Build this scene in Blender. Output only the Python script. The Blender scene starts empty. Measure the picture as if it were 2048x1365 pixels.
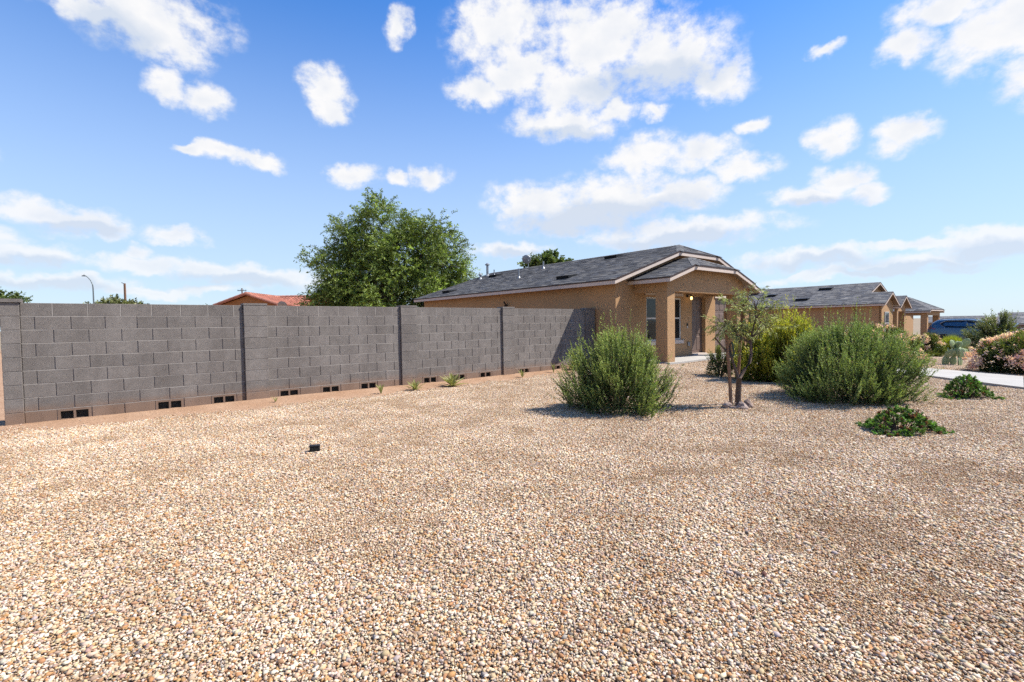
import bpy, bmesh, math, random
import numpy as np
from mathutils import Vector, Matrix, Euler

EXPO, SUNE, SKYS = 0.8, 5.0, 0.072
SKYSAT, SKYVAL, SKYTINT, PALE = 1.2, 1.62, (0.88, 1.01, 1.2, 1), (5.1, 6.1, 7.1, 1)
AL, LAL = 0.70, 1.0
STUCCO = (0.55, 0.335, 0.175)
# ---------------------------------------------------------------- scene, camera
sc = bpy.context.scene
col = sc.collection
EYE = 1.405
PITCH, ROLL = 0.03477, -0.01485
cd = bpy.data.cameras.new('camera'); cam = bpy.data.objects.new('camera', cd); col.objects.link(cam)
cd.sensor_width = 36.0; cd.lens = 978.57 / 2048 * 36.0
cd.clip_start = 0.05; cd.clip_end = 12000
_x = Vector((1, 0, 0)); _f = Vector((0, math.cos(PITCH), -math.sin(PITCH))); _u = Vector((0, math.sin(PITCH), math.cos(PITCH)))
_R = _x * math.cos(ROLL) + _u * math.sin(ROLL); _U = _u * math.cos(ROLL) - _x * math.sin(ROLL)
cam.matrix_world = Matrix(((_R.x, _U.x, -_f.x, 0), (_R.y, _U.y, -_f.y, 0), (_R.z, _U.z, -_f.z, EYE), (0, 0, 0, 1)))
sc.camera = cam
sc.render.resolution_x, sc.render.resolution_y = 1024, 682
sc.render.engine = 'CYCLES'
cy = sc.cycles
cy.max_bounces = 5; cy.diffuse_bounces = 2; cy.glossy_bounces = 3; cy.transmission_bounces = 4; cy.transparent_max_bounces = 8
cy.caustics_reflective = False; cy.caustics_refractive = False
cy.sample_clamp_indirect = 6.0
cy.use_denoising = False
try: cy.denoiser = 'OPENIMAGEDENOISE'
except Exception: pass
cy.use_adaptive_sampling = True; cy.adaptive_threshold = 0.015; cy.adaptive_min_samples = 8
vs = sc.view_settings
vs.view_transform = 'Standard'; vs.look = 'None'; vs.exposure = EXPO; vs.gamma = 1.0; vs.use_curve_mapping = False

# ---------------------------------------------------------------- sun and sky
SUN = Vector((0.790, 0.041, 1.0)).normalized()
sl = bpy.data.lights.new('sun', 'SUN'); sl.energy = SUNE; sl.angle = math.radians(0.53); sl.color = (1.0, 0.955, 0.88)
so = bpy.data.objects.new('sun', sl); col.objects.link(so); so.location = (30, 2, 40)
so.rotation_euler = SUN.to_track_quat('Z', 'Y').to_euler()

CLOUDS = [(-35.49,27.44,5.91,2.54,0.27), (-33.83,25.86,3.26,1.91,0.24), (-39.44,26.63,3.58,0.98,0.3), (-34.17,22.28,1.81,1.33,0.22), (-31.37,21.63,1.92,1.39,0.19), (-20.3,24.27,2.34,1.86,0.12), (-19.74,22.77,1.75,1.27,0.11), (-12.1,30.78,1.32,1.46,0.08), (-32.36,16.94,1.34,0.49,0.16), (-30.25,17.18,1.83,0.72,0.15), (-27.39,16.98,2.76,0.75,0.13), (-17.6,16.42,2.32,1.11,0.07), (-9.13,16.59,2.03,1.25,0.03), (-13.04,16.34,1.43,0.62,0.05), (-44.17,10.39,2.26,1.12,0.15), (-41.4,9.67,3.13,1.26,0.13), (-39.14,9.04,1.76,0.79,0.11), (-34.04,8.9,2.32,0.75,0.09), (-43.87,6.45,2.89,0.91,0.09), (-37.16,7.22,1.04,0.68,0.08), (-36.64,6.11,4.89,0.69,0.06), (-31.47,5.91,3.82,0.98,0.05), (-26.59,5.39,5.82,1.03,0.03), (-43.18,4.33,5.3,0.63,0.05), (-35.19,3.89,6.25,0.43,0.03), (-0.85,30.48,5.14,3.54,-0), (-3.25,25.43,3.55,1.2,0.01), (1.37,26.54,5.44,1.9,-0.02), (10.49,29.31,7.2,3.99,-0.09), (17.49,27.02,6.05,3.19,-0.14), (23.05,24,3.16,1.82,-0.17), (7.64,25.13,6.49,1.93,-0.06), (6.46,22.13,5.97,1.55,-0.05), (12.09,22.79,2.76,0.94,-0.09), (16.42,22.02,1.28,0.65,-0.11), (15.06,18.3,3.68,1.69,-0.09), (21.06,17.3,3.85,1.46,-0.12), (24.98,15.2,3.36,1.16,-0.13), (3.19,13.78,5.48,1.84,-0.03), (12.01,13.91,7.74,2.43,-0.06), (19.01,13.63,4.42,1.54,-0.09), (7.48,11.72,7.39,1.64,-0.04), (18.47,9.48,9.9,1.44,-0.07), (26.15,19.11,1.32,0.73,-0.16), (32.5,17.59,1.93,1.31,-0.2), (38.43,16.64,2.4,1.31,-0.23), (33.95,13.51,2.22,1.44,-0.17), (31.29,11.94,3.64,0.94,-0.14), (35.52,12.08,1.64,0.89,-0.16), (38.6,22.97,1.83,1.42,-0.29), (41.19,24.83,3.27,1.33,-0.34), (43.42,22.13,2.89,2.04,-0.33), (45.86,22.77,2.09,2.34,-0.37), (32.45,24.3,1.43,0.55,-0.25), (44.54,6.44,3.44,1.14,-0.13), (40.1,6.48,5.5,0.52,-0.11), (31.32,5.83,5.97,0.88,-0.08), (38.73,4.84,6.8,0.81,-0.08), (46.03,6.76,1.42,1.03,-0.14), (44.26,5.5,3.32,0.74,-0.11), (-0.08,8.23,4.65,0.85,-0.01), (34.61,4.14,8.74,0.38,-0.07), (47.92,18.98,2.75,2.04,-0.34), (-48.15,7.51,2.87,1.14,0.12), (-48.93,13.6,2.31,1.61,0.24)]
BASES = [(8.05,11.37,9.61,1.43), (12,12.31,9.39,1.18), (18.47,8.63,9.39,0.8), (44.85,5.39,3.25,0.9), (39.78,4.26,6.6,0.62), (32.17,5.28,5.45,0.63), (-41.75,9,3.59,0.55), (-44.04,5.74,3.02,0.5), (-43.81,3.88,5.19,0.5), (-29.34,4.8,7.09,0.6), (32.13,11.22,3.36,0.56), (1.08,7.65,4.65,0.51), (-38.11,25.44,4.06,1.46), (6.45,21.06,5.12,0.59), (15.9,25.05,8,1.34)]   # grey undersides

world = bpy.data.worlds.new('World'); sc.world = world; world.use_nodes = True
wt = world.node_tree; wt.nodes.clear()
def nd(tree, kind, loc=None, **kw):
    n = tree.nodes.new(kind)
    for k, v in kw.items(): setattr(n, k, v)
    return n
def mth(tree, op, a, b=None, c=None, clamp=False):
    n = tree.nodes.new('ShaderNodeMath'); n.operation = op; n.use_clamp = clamp
    for i, v in enumerate((a, b, c)):
        if v is None: continue
        if isinstance(v, (int, float)): n.inputs[i].default_value = v
        else: tree.links.new(v, n.inputs[i])
    return n.outputs[0]
def vmth(tree, op, a, b=None):
    n = tree.nodes.new('ShaderNodeVectorMath'); n.operation = op
    for i, v in enumerate((a, b)):
        if v is None: continue
        if isinstance(v, (tuple, list)): n.inputs[i].default_value = v
        elif isinstance(v, (int, float)): n.inputs['Scale'].default_value = v
        else: tree.links.new(v, n.inputs[i])
    return n.outputs[0]
# cloud density as a node group of (azimuth, elevation) in degrees
cg = bpy.data.node_groups.new('cloud_density', 'ShaderNodeTree')
cg.interface.new_socket('Vector', in_out='INPUT', socket_type='NodeSocketVector')
cg.interface.new_socket('Density', in_out='OUTPUT', socket_type='NodeSocketFloat')
gi = cg.nodes.new('NodeGroupInput'); go = cg.nodes.new('NodeGroupOutput')
def cnoise(vec, scale, detail, rough, w=0.0):
    n = cg.nodes.new('ShaderNodeTexNoise'); n.noise_dimensions = '3D'
    n.inputs['Scale'].default_value = scale; n.inputs['Detail'].default_value = detail; n.inputs['Roughness'].default_value = rough
    cg.links.new(vec, n.inputs['Vector']); return n
P0 = gi.outputs[0]
w1 = cnoise(P0, 0.13, 2, 0.5); w2 = cnoise(P0, 0.55, 3, 0.55)
warp = vmth(cg, 'SCALE', vmth(cg, 'SUBTRACT', w1.outputs['Color'], (0.5, 0.5, 0.5)), 3.6)
warp2 = vmth(cg, 'SCALE', vmth(cg, 'SUBTRACT', w2.outputs['Color'], (0.5, 0.5, 0.5)), 1.7)
P1 = vmth(cg, 'MULTIPLY', vmth(cg, 'ADD', P0, vmth(cg, 'ADD', warp, warp2)), (1, 1, 0))
acc = None
for (a, e, ra, re, rot) in CLOUDS:
    sx, sy = 1 / (ra * 1.58), 1 / (re * 1.68)
    ma = cg.nodes.new('ShaderNodeVectorMath'); ma.operation = 'MULTIPLY_ADD'; cg.links.new(P1, ma.inputs[0])
    ma.inputs[1].default_value = (sx, sy, 0); ma.inputs[2].default_value = (-a * sx, -e * sy, 0)
    le = cg.nodes.new('ShaderNodeVectorMath'); le.operation = 'LENGTH'; cg.links.new(ma.outputs[0], le.inputs[0])
    acc = le.outputs['Value'] if acc is None else mth(cg, 'MINIMUM', acc, le.outputs['Value'])
acc = mth(cg, 'SUBTRACT', 1.0, acc, clamp=True)
sv = vmth(cg, 'MULTIPLY', P0, (1.0, 1.35, 1.0))
fb = cnoise(sv, 0.45, 8, 0.60)
# the same kind of scattered cloud goes on outside the frame
sp_ = cg.nodes.new('ShaderNodeSeparateXYZ'); cg.links.new(P0, sp_.inputs[0])
def ramp_(v, a, b):
    n = cg.nodes.new('ShaderNodeMapRange'); n.interpolation_type = 'SMOOTHSTEP'; n.inputs['From Min'].default_value = a; n.inputs['From Max'].default_value = b
    cg.links.new(v, n.inputs['Value']); return n.outputs[0]
outside = mth(cg, 'MAXIMUM', ramp_(mth(cg, 'ABSOLUTE', sp_.outputs[0]), 50, 60), ramp_(sp_.outputs[1], 34, 42))
ov = vmth(cg, 'MULTIPLY', P0, (0.55, 1.0, 1.0)); fo = cnoise(ov, 0.075, 2, 0.5)
acc = mth(cg, 'MAXIMUM', acc, mth(cg, 'MULTIPLY', outside, mth(cg, 'MULTIPLY', ramp_(fo.outputs['Fac'], 0.52, 0.75), 0.9)))
gate = mth(cg, 'MULTIPLY', acc, 3.0, clamp=True)
t1 = mth(cg, 'MULTIPLY', mth(cg, 'SUBTRACT', fb.outputs['Fac'], 0.5), 2.0)
dsum = mth(cg, 'ADD', mth(cg, 'MULTIPLY', acc, 1.5), mth(cg, 'MULTIPLY', t1, gate))
mr = cg.nodes.new('ShaderNodeMapRange'); mr.interpolation_type = 'SMOOTHSTEP'
mr.inputs['From Min'].default_value = 0.15; mr.inputs['From Max'].default_value = 1.08
cg.links.new(dsum, mr.inputs['Value'])
cg.interface.new_socket('Shade', in_out='OUTPUT', socket_type='NodeSocketFloat')
fs_ = cnoise(vmth(cg, 'ADD', sv, (0.7, 1.3, 0)), 0.26, 4, 0.5)      # noise towards the sun: cloud lying that way takes the light
lit = mth(cg, 'ADD', mth(cg, 'MULTIPLY', mth(cg, 'SUBTRACT', fs_.outputs['Fac'], 0.5), 3.4), mth(cg, 'MULTIPLY', mth(cg, 'SUBTRACT', acc, 0.45), 1.2))
sacc = None
for (a, e, ra, re) in BASES:
    sx, sy = 1 / (ra * 1.25), 1 / (re * 1.6)
    ma = cg.nodes.new('ShaderNodeVectorMath'); ma.operation = 'MULTIPLY_ADD'; cg.links.new(P1, ma.inputs[0])
    ma.inputs[1].default_value = (sx, sy, 0); ma.inputs[2].default_value = (-a * sx, -e * sy, 0)
    le = cg.nodes.new('ShaderNodeVectorMath'); le.operation = 'LENGTH'; cg.links.new(ma.outputs[0], le.inputs[0])
    sacc = le.outputs['Value'] if sacc is None else mth(cg, 'MINIMUM', sacc, le.outputs['Value'])
sacc = mth(cg, 'SUBTRACT', 1.0, sacc, clamp=True)
lit = mth(cg, 'ADD', mth(cg, 'MULTIPLY', mth(cg, 'MULTIPLY', lit, 0.45), 1.0, clamp=True), mth(cg, 'MULTIPLY', sacc, 1.9))
cg.links.new(mr.outputs[0], go.inputs[0]); cg.links.new(lit, go.inputs[1])

tc = nd(wt, 'ShaderNodeTexCoord')
sep = nd(wt, 'ShaderNodeSeparateXYZ'); wt.links.new(tc.outputs['Generated'], sep.inputs[0])
az = mth(wt, 'MULTIPLY', mth(wt, 'ARCTAN2', sep.outputs[0], sep.outputs[1]), 57.29578)
el = mth(wt, 'MULTIPLY', mth(wt, 'ARCSINE', sep.outputs[2]), 57.29578)
cmb = nd(wt, 'ShaderNodeCombineXYZ'); wt.links.new(az, cmb.inputs[0]); wt.links.new(el, cmb.inputs[1])
g1 = nd(wt, 'ShaderNodeGroup', node_tree=cg); wt.links.new(cmb.outputs[0], g1.inputs[0])
sky = nd(wt, 'ShaderNodeTexSky', sky_type='NISHITA'); sky.sun_disc = False
sky.sun_elevation = math.asin(SUN.z); sky.sun_rotation = math.atan2(SUN.x, SUN.y)
sky.altitude = 400; sky.air_density = 1.0; sky.dust_density = 0.25; sky.ozone_density = 2.5
# cloud light: bright where open to the sun, greyer deep in the cloud
thick = mth(wt, 'MULTIPLY', g1.outputs[1], 1.0, clamp=True)
cmix = nd(wt, 'ShaderNodeMix', data_type='RGBA'); wt.links.new(thick, cmix.inputs['Factor'])
cmix.inputs['A'].default_value = (7.9, 7.85, 7.85, 1); cmix.inputs['B'].default_value = (5.5, 6.05, 6.95, 1)
# far clouds fade a little into the sky near the horizon
hz = nd(wt, 'ShaderNodeMapRange'); hz.inputs['From Min'].default_value = 0.0; hz.inputs['From Max'].default_value = 14.0
hz.inputs['To Min'].default_value = 0.62; hz.inputs['To Max'].default_value = 0.98
wt.links.new(el, hz.inputs['Value'])
fac = mth(wt, 'MULTIPLY', g1.outputs[0], hz.outputs[0], clamp=True)
fin = nd(wt, 'ShaderNodeMix', data_type='RGBA'); wt.links.new(fac, fin.inputs['Factor'])
hs = nd(wt, 'ShaderNodeHueSaturation'); hs.inputs['Hue'].default_value = 0.502; hs.inputs['Saturation'].default_value = SKYSAT; hs.inputs['Value'].default_value = SKYVAL
tint = nd(wt, 'ShaderNodeMix', data_type='RGBA', blend_type='MULTIPLY'); tint.inputs['Factor'].default_value = 1.0; tint.inputs['B'].default_value = SKYTINT
wt.links.new(sky.outputs[0], tint.inputs['A']); wt.links.new(tint.outputs['Result'], hs.inputs['Color'])
pale = nd(wt, 'ShaderNodeMapRange', interpolation_type='SMOOTHSTEP'); pale.inputs['From Min'].default_value = -2.0; pale.inputs['From Max'].default_value = 38.0
pale.inputs['To Min'].default_value = 0.85; pale.inputs['To Max'].default_value = 0.0
wt.links.new(el, pale.inputs['Value'])
sk2 = nd(wt, 'ShaderNodeMix', data_type='RGBA'); wt.links.new(pale.outputs[0], sk2.inputs['Factor']); wt.links.new(hs.outputs[0], sk2.inputs['A']); sk2.inputs['B'].default_value = PALE
wt.links.new(sk2.outputs['Result'], fin.inputs['A']); wt.links.new(cmix.outputs['Result'], fin.inputs['B'])
bg = nd(wt, 'ShaderNodeBackground'); bg.inputs['Strength'].default_value = SKYS
wt.links.new(fin.outputs['Result'], bg.inputs['Color'])
wo = nd(wt, 'ShaderNodeOutputWorld'); wt.links.new(bg.outputs[0], wo.inputs['Surface'])
world.cycles.sampling_method = 'MANUAL'; world.cycles.sample_map_resolution = 512

# ---------------------------------------------------------------- frame of the block wall and the house: t along, n towards the street
TH = 0.684541; OX, OY = -6.99207, 7.46522
DX, DY = math.cos(TH), math.sin(TH)
def W(t, n, z=0.0): return Vector((OX + t * DX + n * DY, OY + t * DY - n * DX, z))
def TN(x, y): return ((x - OX) * DX + (y - OY) * DY, (x - OX) * DY - (y - OY) * DX)
def sstep(a, b, x):
    k = np.clip((x - a) / (b - a), 0, 1); return k * k * (3 - 2 * k)
def gz(x, y):                                   # height of the ground
    x = np.asarray(x, float); y = np.asarray(y, float)
    t = (x - OX) * DX + (y - OY) * DY; n = (x - OX) * DY - (y - OY) * DX
    z = 0.175 * (1 - sstep(2.2, 5.6, n)) * sstep(10.6, 12.6, t) * (1 - sstep(22, 26, t)) * sstep(-40, -14, n)
    z = z + 0.05 * np.exp(-((n - 0.05) / 0.35) ** 2) * (t < 12.2) * (t > -1.5)
    z = z - 0.38 * sstep(17, 36, t) * sstep(-30, 0, n + 0.15 * t)
    z = z - 2.1 * sstep(38, 75, x) * sstep(-10, 20, y)
    z = z + 0.02 * np.sin(x * 0.7 + 1) * np.sin(y * 0.55) * (np.abs(x) < 40)
    return z

# ---------------------------------------------------------------- mesh helpers
class MB:
    def __init__(s): s.v = []; s.f = []; s.c = []
    def add(s, vs, fs, c=None):
        k = len(s.v); s.v += [tuple(v) for v in vs]; s.f += [tuple(i + k for i in f) for f in fs]
        s.c += [c] * len(vs)
    def box(s, x0, x1, y0, y1, z0, z1, c=None):
        s.add([(x0,y0,z0),(x1,y0,z0),(x1,y1,z0),(x0,y1,z0),(x0,y0,z1),(x1,y0,z1),(x1,y1,z1),(x0,y1,z1)],
              [(3,2,1,0),(4,5,6,7),(0,1,5,4),(1,2,6,5),(2,3,7,6),(3,0,4,7)], c)
    def prism(s, poly, y0, y1, c=None):          # poly in (x, z), counter-clockwise seen from -y
        n = len(poly)
        s.add([(x, y0, z) for x, z in poly] + [(x, y1, z) for x, z in poly],
              [tuple(range(n)), tuple(range(2*n-1, n-1, -1))] + [((i+1)%n, i, n+i, n+(i+1)%n) for i in range(n)], c)
    def prism_xy(s, poly, z0, z1, c=None):
        n = len(poly)
        s.add([(x, y, z1) for x, y in poly] + [(x, y, z0) for x, y in poly],
              [tuple(range(n)), tuple(range(2*n-1, n-1, -1))] + [((i+1)%n, i, n+i, n+(i+1)%n) for i in range(n)], c)
    def tube(s, pts, rad, sides=8, c=None, cap=True):
        pts = [Vector(p) for p in pts]; vs = []; fs = []
        if isinstance(rad, (int, float)): rad = [rad] * len(pts)
        for i, p in enumerate(pts):
            d = (pts[min(i+1, len(pts)-1)] - pts[max(i-1, 0)])
            d = d.normalized() if d.length > 1e-9 else Vector((0, 0, 1))
            a = d.cross(Vector((0, 0, 1)) if abs(d.z) < 0.9 else Vector((1, 0, 0))).normalized(); b = d.cross(a)
            for k in range(sides):
                q = 2 * math.pi * k / sides
                vs.append(p + (a * math.cos(q) + b * math.sin(q)) * rad[i])
        for i in range(len(pts) - 1):
            for k in range(sides):
                k2 = (k + 1) % sides
                fs.append((i*sides+k, i*sides+k2, (i+1)*sides+k2, (i+1)*sides+k))
        if cap:
            fs.append(tuple(range(sides))); fs.append(tuple(range(len(pts)*sides-1, (len(pts)-1)*sides-1, -1)))
        s.add(vs, fs, c)
    def lathe(s, prof, sides=16, ctr=(0,0,0), c=None):   # prof (r, z)
        vs = []; fs = []
        for r, z in prof:
            for k in range(sides):
                q = 2*math.pi*k/sides; vs.append((ctr[0]+r*math.cos(q), ctr[1]+r*math.sin(q), ctr[2]+z))
        for i in range(len(prof)-1):
            for k in range(sides):
                k2 = (k+1) % sides; fs.append((i*sides+k, i*sides+k2, (i+1)*sides+k2, (i+1)*sides+k))
        fs.append(tuple(range(sides-1, -1, -1))); fs.append(tuple(range((len(prof)-1)*sides, len(prof)*sides)))
        s.add(vs, fs, c)
    def mesh(s, name, mat=None, smooth=False):
        me = bpy.data.meshes.new(name); me.from_pydata(s.v, [], s.f)
        if any(c is not None for c in s.c):
            a = me.color_attributes.new('col', 'FLOAT_COLOR', 'POINT')
            a.data.foreach_set('color', np.array([(*(c or (1,1,1))[:3], 1.0) for c in s.c], np.float32).ravel())
        if mat: me.materials.append(mat)
        if smooth: me.polygons.foreach_set('use_smooth', [True] * len(me.polygons))
        me.update(); return me
    def build(s, name, mat=None, parent=None, smooth=False, **kw):
        return link(name, s.mesh(name, mat, smooth), parent, **kw)
def link(name, me, parent=None, loc=None, rot=None, kind=None, label=None):
    o = bpy.data.objects.new(name, me); col.objects.link(o)
    if parent: o.parent = parent
    if loc is not None: o.location = loc
    if rot is not None: o.rotation_euler = rot
    if kind: o['kind'] = kind
    if label: o['label'] = label
    return o
def thing(name, label, cat, loc=(0,0,0), rz=0.0, group=None):
    o = bpy.data.objects.new(name, None); col.objects.link(o); o.location = loc; o.rotation_euler = (0, 0, rz)
    o.empty_display_size = 0.2
    o['label'] = label; o['category'] = cat
    if group: o['group'] = group
    return o
def tag(o, label, cat, group=None):
    o['label'] = label; o['category'] = cat
    if group: o['group'] = group
    return o
def np_mesh(name, verts, faces, cols=None, mat=None, smooth=False):
    verts = np.asarray(verts, np.float32); faces = np.asarray(faces, np.int32)
    me = bpy.data.meshes.new(name); k = faces.shape[1]; m = len(faces)
    me.vertices.add(len(verts)); me.vertices.foreach_set('co', verts.ravel())
    me.loops.add(m * k); me.loops.foreach_set('vertex_index', faces.ravel())
    me.polygons.add(m); me.polygons.foreach_set('loop_start', np.arange(m, dtype=np.int32) * k)
    try: me.polygons.foreach_set('loop_total', np.full(m, k, np.int32))
    except Exception: pass
    if cols is not None:
        a = me.color_attributes.new('col', 'FLOAT_COLOR', 'POINT')
        c4 = np.ones((len(verts), 4), np.float32); c4[:, :3] = cols
        a.data.foreach_set('color', c4.ravel())
    if mat: me.materials.append(mat)
    me.update(calc_edges=True); me.validate()
    if smooth: me.polygons.foreach_set('use_smooth', [True] * m)
    return me

# ---------------------------------------------------------------- materials
def base_mat(name):
    m = bpy.data.materials.new(name); m.use_nodes = True; t = m.node_tree
    b = t.nodes['Principled BSDF']; return m, t, b
def mnoise(t, scale, detail=6, rough=0.6, vec=None, dim='3D'):
    n = t.nodes.new('ShaderNodeTexNoise'); n.noise_dimensions = dim
    n.inputs['Scale'].default_value = scale; n.inputs['Detail'].default_value = detail; n.inputs['Roughness'].default_value = rough
    if vec is not None: t.links.new(vec, n.inputs['Vector'])
    return n
def mixc(t, fac, a, b, blend='MIX'):
    n = t.nodes.new('ShaderNodeMix'); n.data_type = 'RGBA'; n.blend_type = blend
    for s, v in ((n.inputs['Factor'], fac), (n.inputs['A'], a), (n.inputs['B'], b)):
        if isinstance(v, (int, float)): s.default_value = v
        elif isinstance(v, (tuple, list)): s.default_value = (*v[:3], 1)
        else: t.links.new(v, s)
    return n.outputs['Result']
def mrange(t, v, a, b, c=0.0, d=1.0, smooth=True):
    n = t.nodes.new('ShaderNodeMapRange'); n.interpolation_type = 'SMOOTHSTEP' if smooth else 'LINEAR'
    t.links.new(v, n.inputs['Value'])
    for k, x in zip(('From Min','From Max','To Min','To Max'), (a, b, c, d)): n.inputs[k].default_value = x
    return n.outputs[0]
def bump(t, b, h, strength, dist):
    n = t.nodes.new('ShaderNodeBump'); n.inputs['Strength'].default_value = strength; n.inputs['Distance'].default_value = dist
    t.links.new(h, n.inputs['Height']); t.links.new(n.outputs[0], b.inputs['Normal'])
def pmat(name, c1, c2=None, scale=4.0, rough=0.85, fine=0.0, fscale=120.0, bdist=0.0, bscale=None, rand=0.0, attr=False, spec=0.3, metal=0.0, detail=6):
    m, t, b = base_mat(name); c1 = tuple(x * AL for x in c1); c2 = c2 and tuple(x * AL for x in c2)
    co = t.nodes.new('ShaderNodeTexCoord').outputs['Object']
    if attr:
        a = t.nodes.new('ShaderNodeVertexColor'); a.layer_name = 'col'; c = a.outputs['Color']
        c = mixc(t, 1.0, c, c1, 'MULTIPLY')
    else:
        n = mnoise(t, scale, detail, 0.62, co)
        c = mixc(t, mrange(t, n.outputs['Fac'], 0.3, 0.7), c1, c2 if c2 is not None else c1)
    if fine:
        n2 = mnoise(t, fscale, 3, 0.7, co)
        c = mixc(t, 1.0, c, mixc(t, mrange(t, n2.outputs['Fac'], 0.25, 0.75), (1-fine,)*3, (1+fine,)*3), 'MULTIPLY')
    if rand:
        oi = t.nodes.new('ShaderNodeObjectInfo')
        r = mrange(t, oi.outputs['Random'], 0, 1, 1 - rand, 1 + rand, False)
        cc = t.nodes.new('ShaderNodeCombineColor')
        for i in range(3): t.links.new(r, cc.inputs[i])
        c = mixc(t, 1.0, c, cc.outputs[0], 'MULTIPLY')
    if isinstance(c, (tuple, list)): b.inputs['Base Color'].default_value = (*c[:3], 1)
    else: t.links.new(c, b.inputs['Base Color'])
    b.inputs['Roughness'].default_value = rough; b.inputs['Specular IOR Level'].default_value = spec; b.inputs['Metallic'].default_value = metal
    if bdist:
        bn = mnoise(t, bscale or fscale, 4, 0.65, co); bump(t, b, bn.outputs['Fac'], 1.0, bdist)
    return m
def leafmat(name, trans=0.3, rough=0.5, spec=0.35):
    m, t, b = base_mat(name)
    a = t.nodes.new('ShaderNodeVertexColor'); a.layer_name = 'col'
    t.links.new(a.outputs['Color'], b.inputs['Base Color']); b.inputs['Roughness'].default_value = rough; b.inputs['Specular IOR Level'].default_value = spec
    tr = t.nodes.new('ShaderNodeBsdfTranslucent')
    t.links.new(mixc(t, 1.0, a.outputs['Color'], (1.25, 1.3, 0.6), 'MULTIPLY'), tr.inputs['Color'])
    mx = t.nodes.new('ShaderNodeMixShader'); mx.inputs[0].default_value = trans
    t.links.new(b.outputs[0], mx.inputs[1]); t.links.new(tr.outputs[0], mx.inputs[2])
    t.links.new(mx.outputs[0], t.nodes['Material Output'].inputs['Surface'])
    return m
M = {}
def block_mat():
    m, t, b = base_mat('concrete_block')
    tcn = t.nodes.new('ShaderNodeTexCoord'); co = tcn.outputs['Object']
    geo = t.nodes.new('ShaderNodeNewGeometry'); sp = t.nodes.new('ShaderNodeSeparateXYZ'); t.links.new(geo.outputs['Position'], sp.inputs[0])
    oi = t.nodes.new('ShaderNodeObjectInfo')
    v = vmth(t, 'ADD', co, vmth(t, 'SCALE', oi.outputs['Location'], 3.7))
    n1 = mnoise(t, 9, 5, 0.6, v); n2 = mnoise(t, 170, 3, 0.75, v); n3 = mnoise(t, 420, 2, 0.8, v)
    c = mixc(t, mrange(t, n1.outputs['Fac'], 0.25, 0.75), (0.238, 0.213, 0.192), (0.292, 0.262, 0.237))
    c = mixc(t, 1.0, c, mixc(t, mrange(t, n2.outputs['Fac'], 0.3, 0.7), (0.72, 0.72, 0.73), (1.24, 1.23, 1.22)), 'MULTIPLY')
    c = mixc(t, 1.0, c, mixc(t, mrange(t, n3.outputs['Fac'], 0.36, 0.62), (0.62, 0.62, 0.63), (1.12, 1.12, 1.12)), 'MULTIPLY')
    r = mrange(t, oi.outputs['Random'], 0, 1, 0.90, 1.09, False)
    cc = t.nodes.new('ShaderNodeCombineColor')
    for i in range(3): t.links.new(r, cc.inputs[i])
    c = mixc(t, 1.0, c, cc.outputs[0], 'MULTIPLY')
    ns = mnoise(t, 3.2, 5, 0.6, geo.outputs['Position'])
    hh = mth(t, 'ADD', sp.outputs[2], mth(t, 'MULTIPLY', mth(t, 'SUBTRACT', ns.outputs['Fac'], 0.5), 0.22))
    c = mixc(t, mrange(t, hh, 0.13, 0.34, 0.62, 0.0), c, (0.31, 0.18, 0.11))
    mp = t.nodes.new('ShaderNodeMapping'); mp.inputs['Scale'].default_value = (2.2, 2.2, 0.55); t.links.new(geo.outputs['Position'], mp.inputs['Vector'])
    st_ = mnoise(t, 1.0, 5, 0.6, mp.outputs[0])                       # water stains and bloom running down the wall
    c = mixc(t, 1.0, c, mixc(t, mrange(t, st_.outputs['Fac'], 0.32, 0.68), (0.88, 0.87, 0.86), (1.12, 1.12, 1.11)), 'MULTIPLY')
    c = mixc(t, 1.0, c, (AL,) * 3, 'MULTIPLY')
    t.links.new(c, b.inputs['Base Color']); b.inputs['Roughness'].default_value = 0.95; b.inputs['Specular IOR Level'].default_value = 0.15
    bump(t, b, n2.outputs['Fac'], 0.9, 0.005)
    return m
M['block'] = block_mat()
M['mortar'] = pmat('mortar', (0.45, 0.41, 0.365), (0.37, 0.335, 0.30), 6, 0.95, 0.15, 150)
M['dark'] = pmat('dark_void', (0.012, 0.012, 0.012), (0.02, 0.02, 0.02), 8, 0.9)
M['stucco'] = pmat('stucco', STUCCO, tuple(c * 0.93 for c in STUCCO), 1.2, 0.93, 0.09, 45, 0.010, 30, spec=0.15)
M['trim'] = pmat('beige_trim', (0.74, 0.61, 0.51), (0.69, 0.565, 0.475), 3, 0.7, 0.05, 60)
M['brown_metal'] = pmat('brown_drip_edge', (0.06, 0.035, 0.026), (0.075, 0.045, 0.033), 5, 0.5)
M['deck'] = pmat('roof_deck', (0.33, 0.24, 0.17), (0.28, 0.2, 0.14), 3, 0.85)
M['shingle'] = pmat('asphalt_shingle', (1, 1, 1), None, attr=True, fine=0.35, fscale=90, rough=0.95, bdist=0.003, bscale=160, spec=0.2)
M['white_frame'] = pmat('vinyl_frame', (0.68, 0.66, 0.61), (0.64, 0.62, 0.58), 4, 0.45)
M['door'] = pmat('door_paint', (0.21, 0.145, 0.115), (0.19, 0.13, 0.105), 3, 0.45, 0.04, 40)
M['black'] = pmat('black_metal', (0.015, 0.015, 0.016), (0.022, 0.022, 0.022), 9, 0.45)
M['galv'] = pmat('galvanised_metal', (0.42, 0.43, 0.44), (0.33, 0.34, 0.35), 9, 0.45, 0.1, 30, metal=0.5)
M['white'] = pmat('white_plastic', (0.72, 0.71, 0.68), (0.66, 0.65, 0.62), 9, 0.45)
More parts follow.
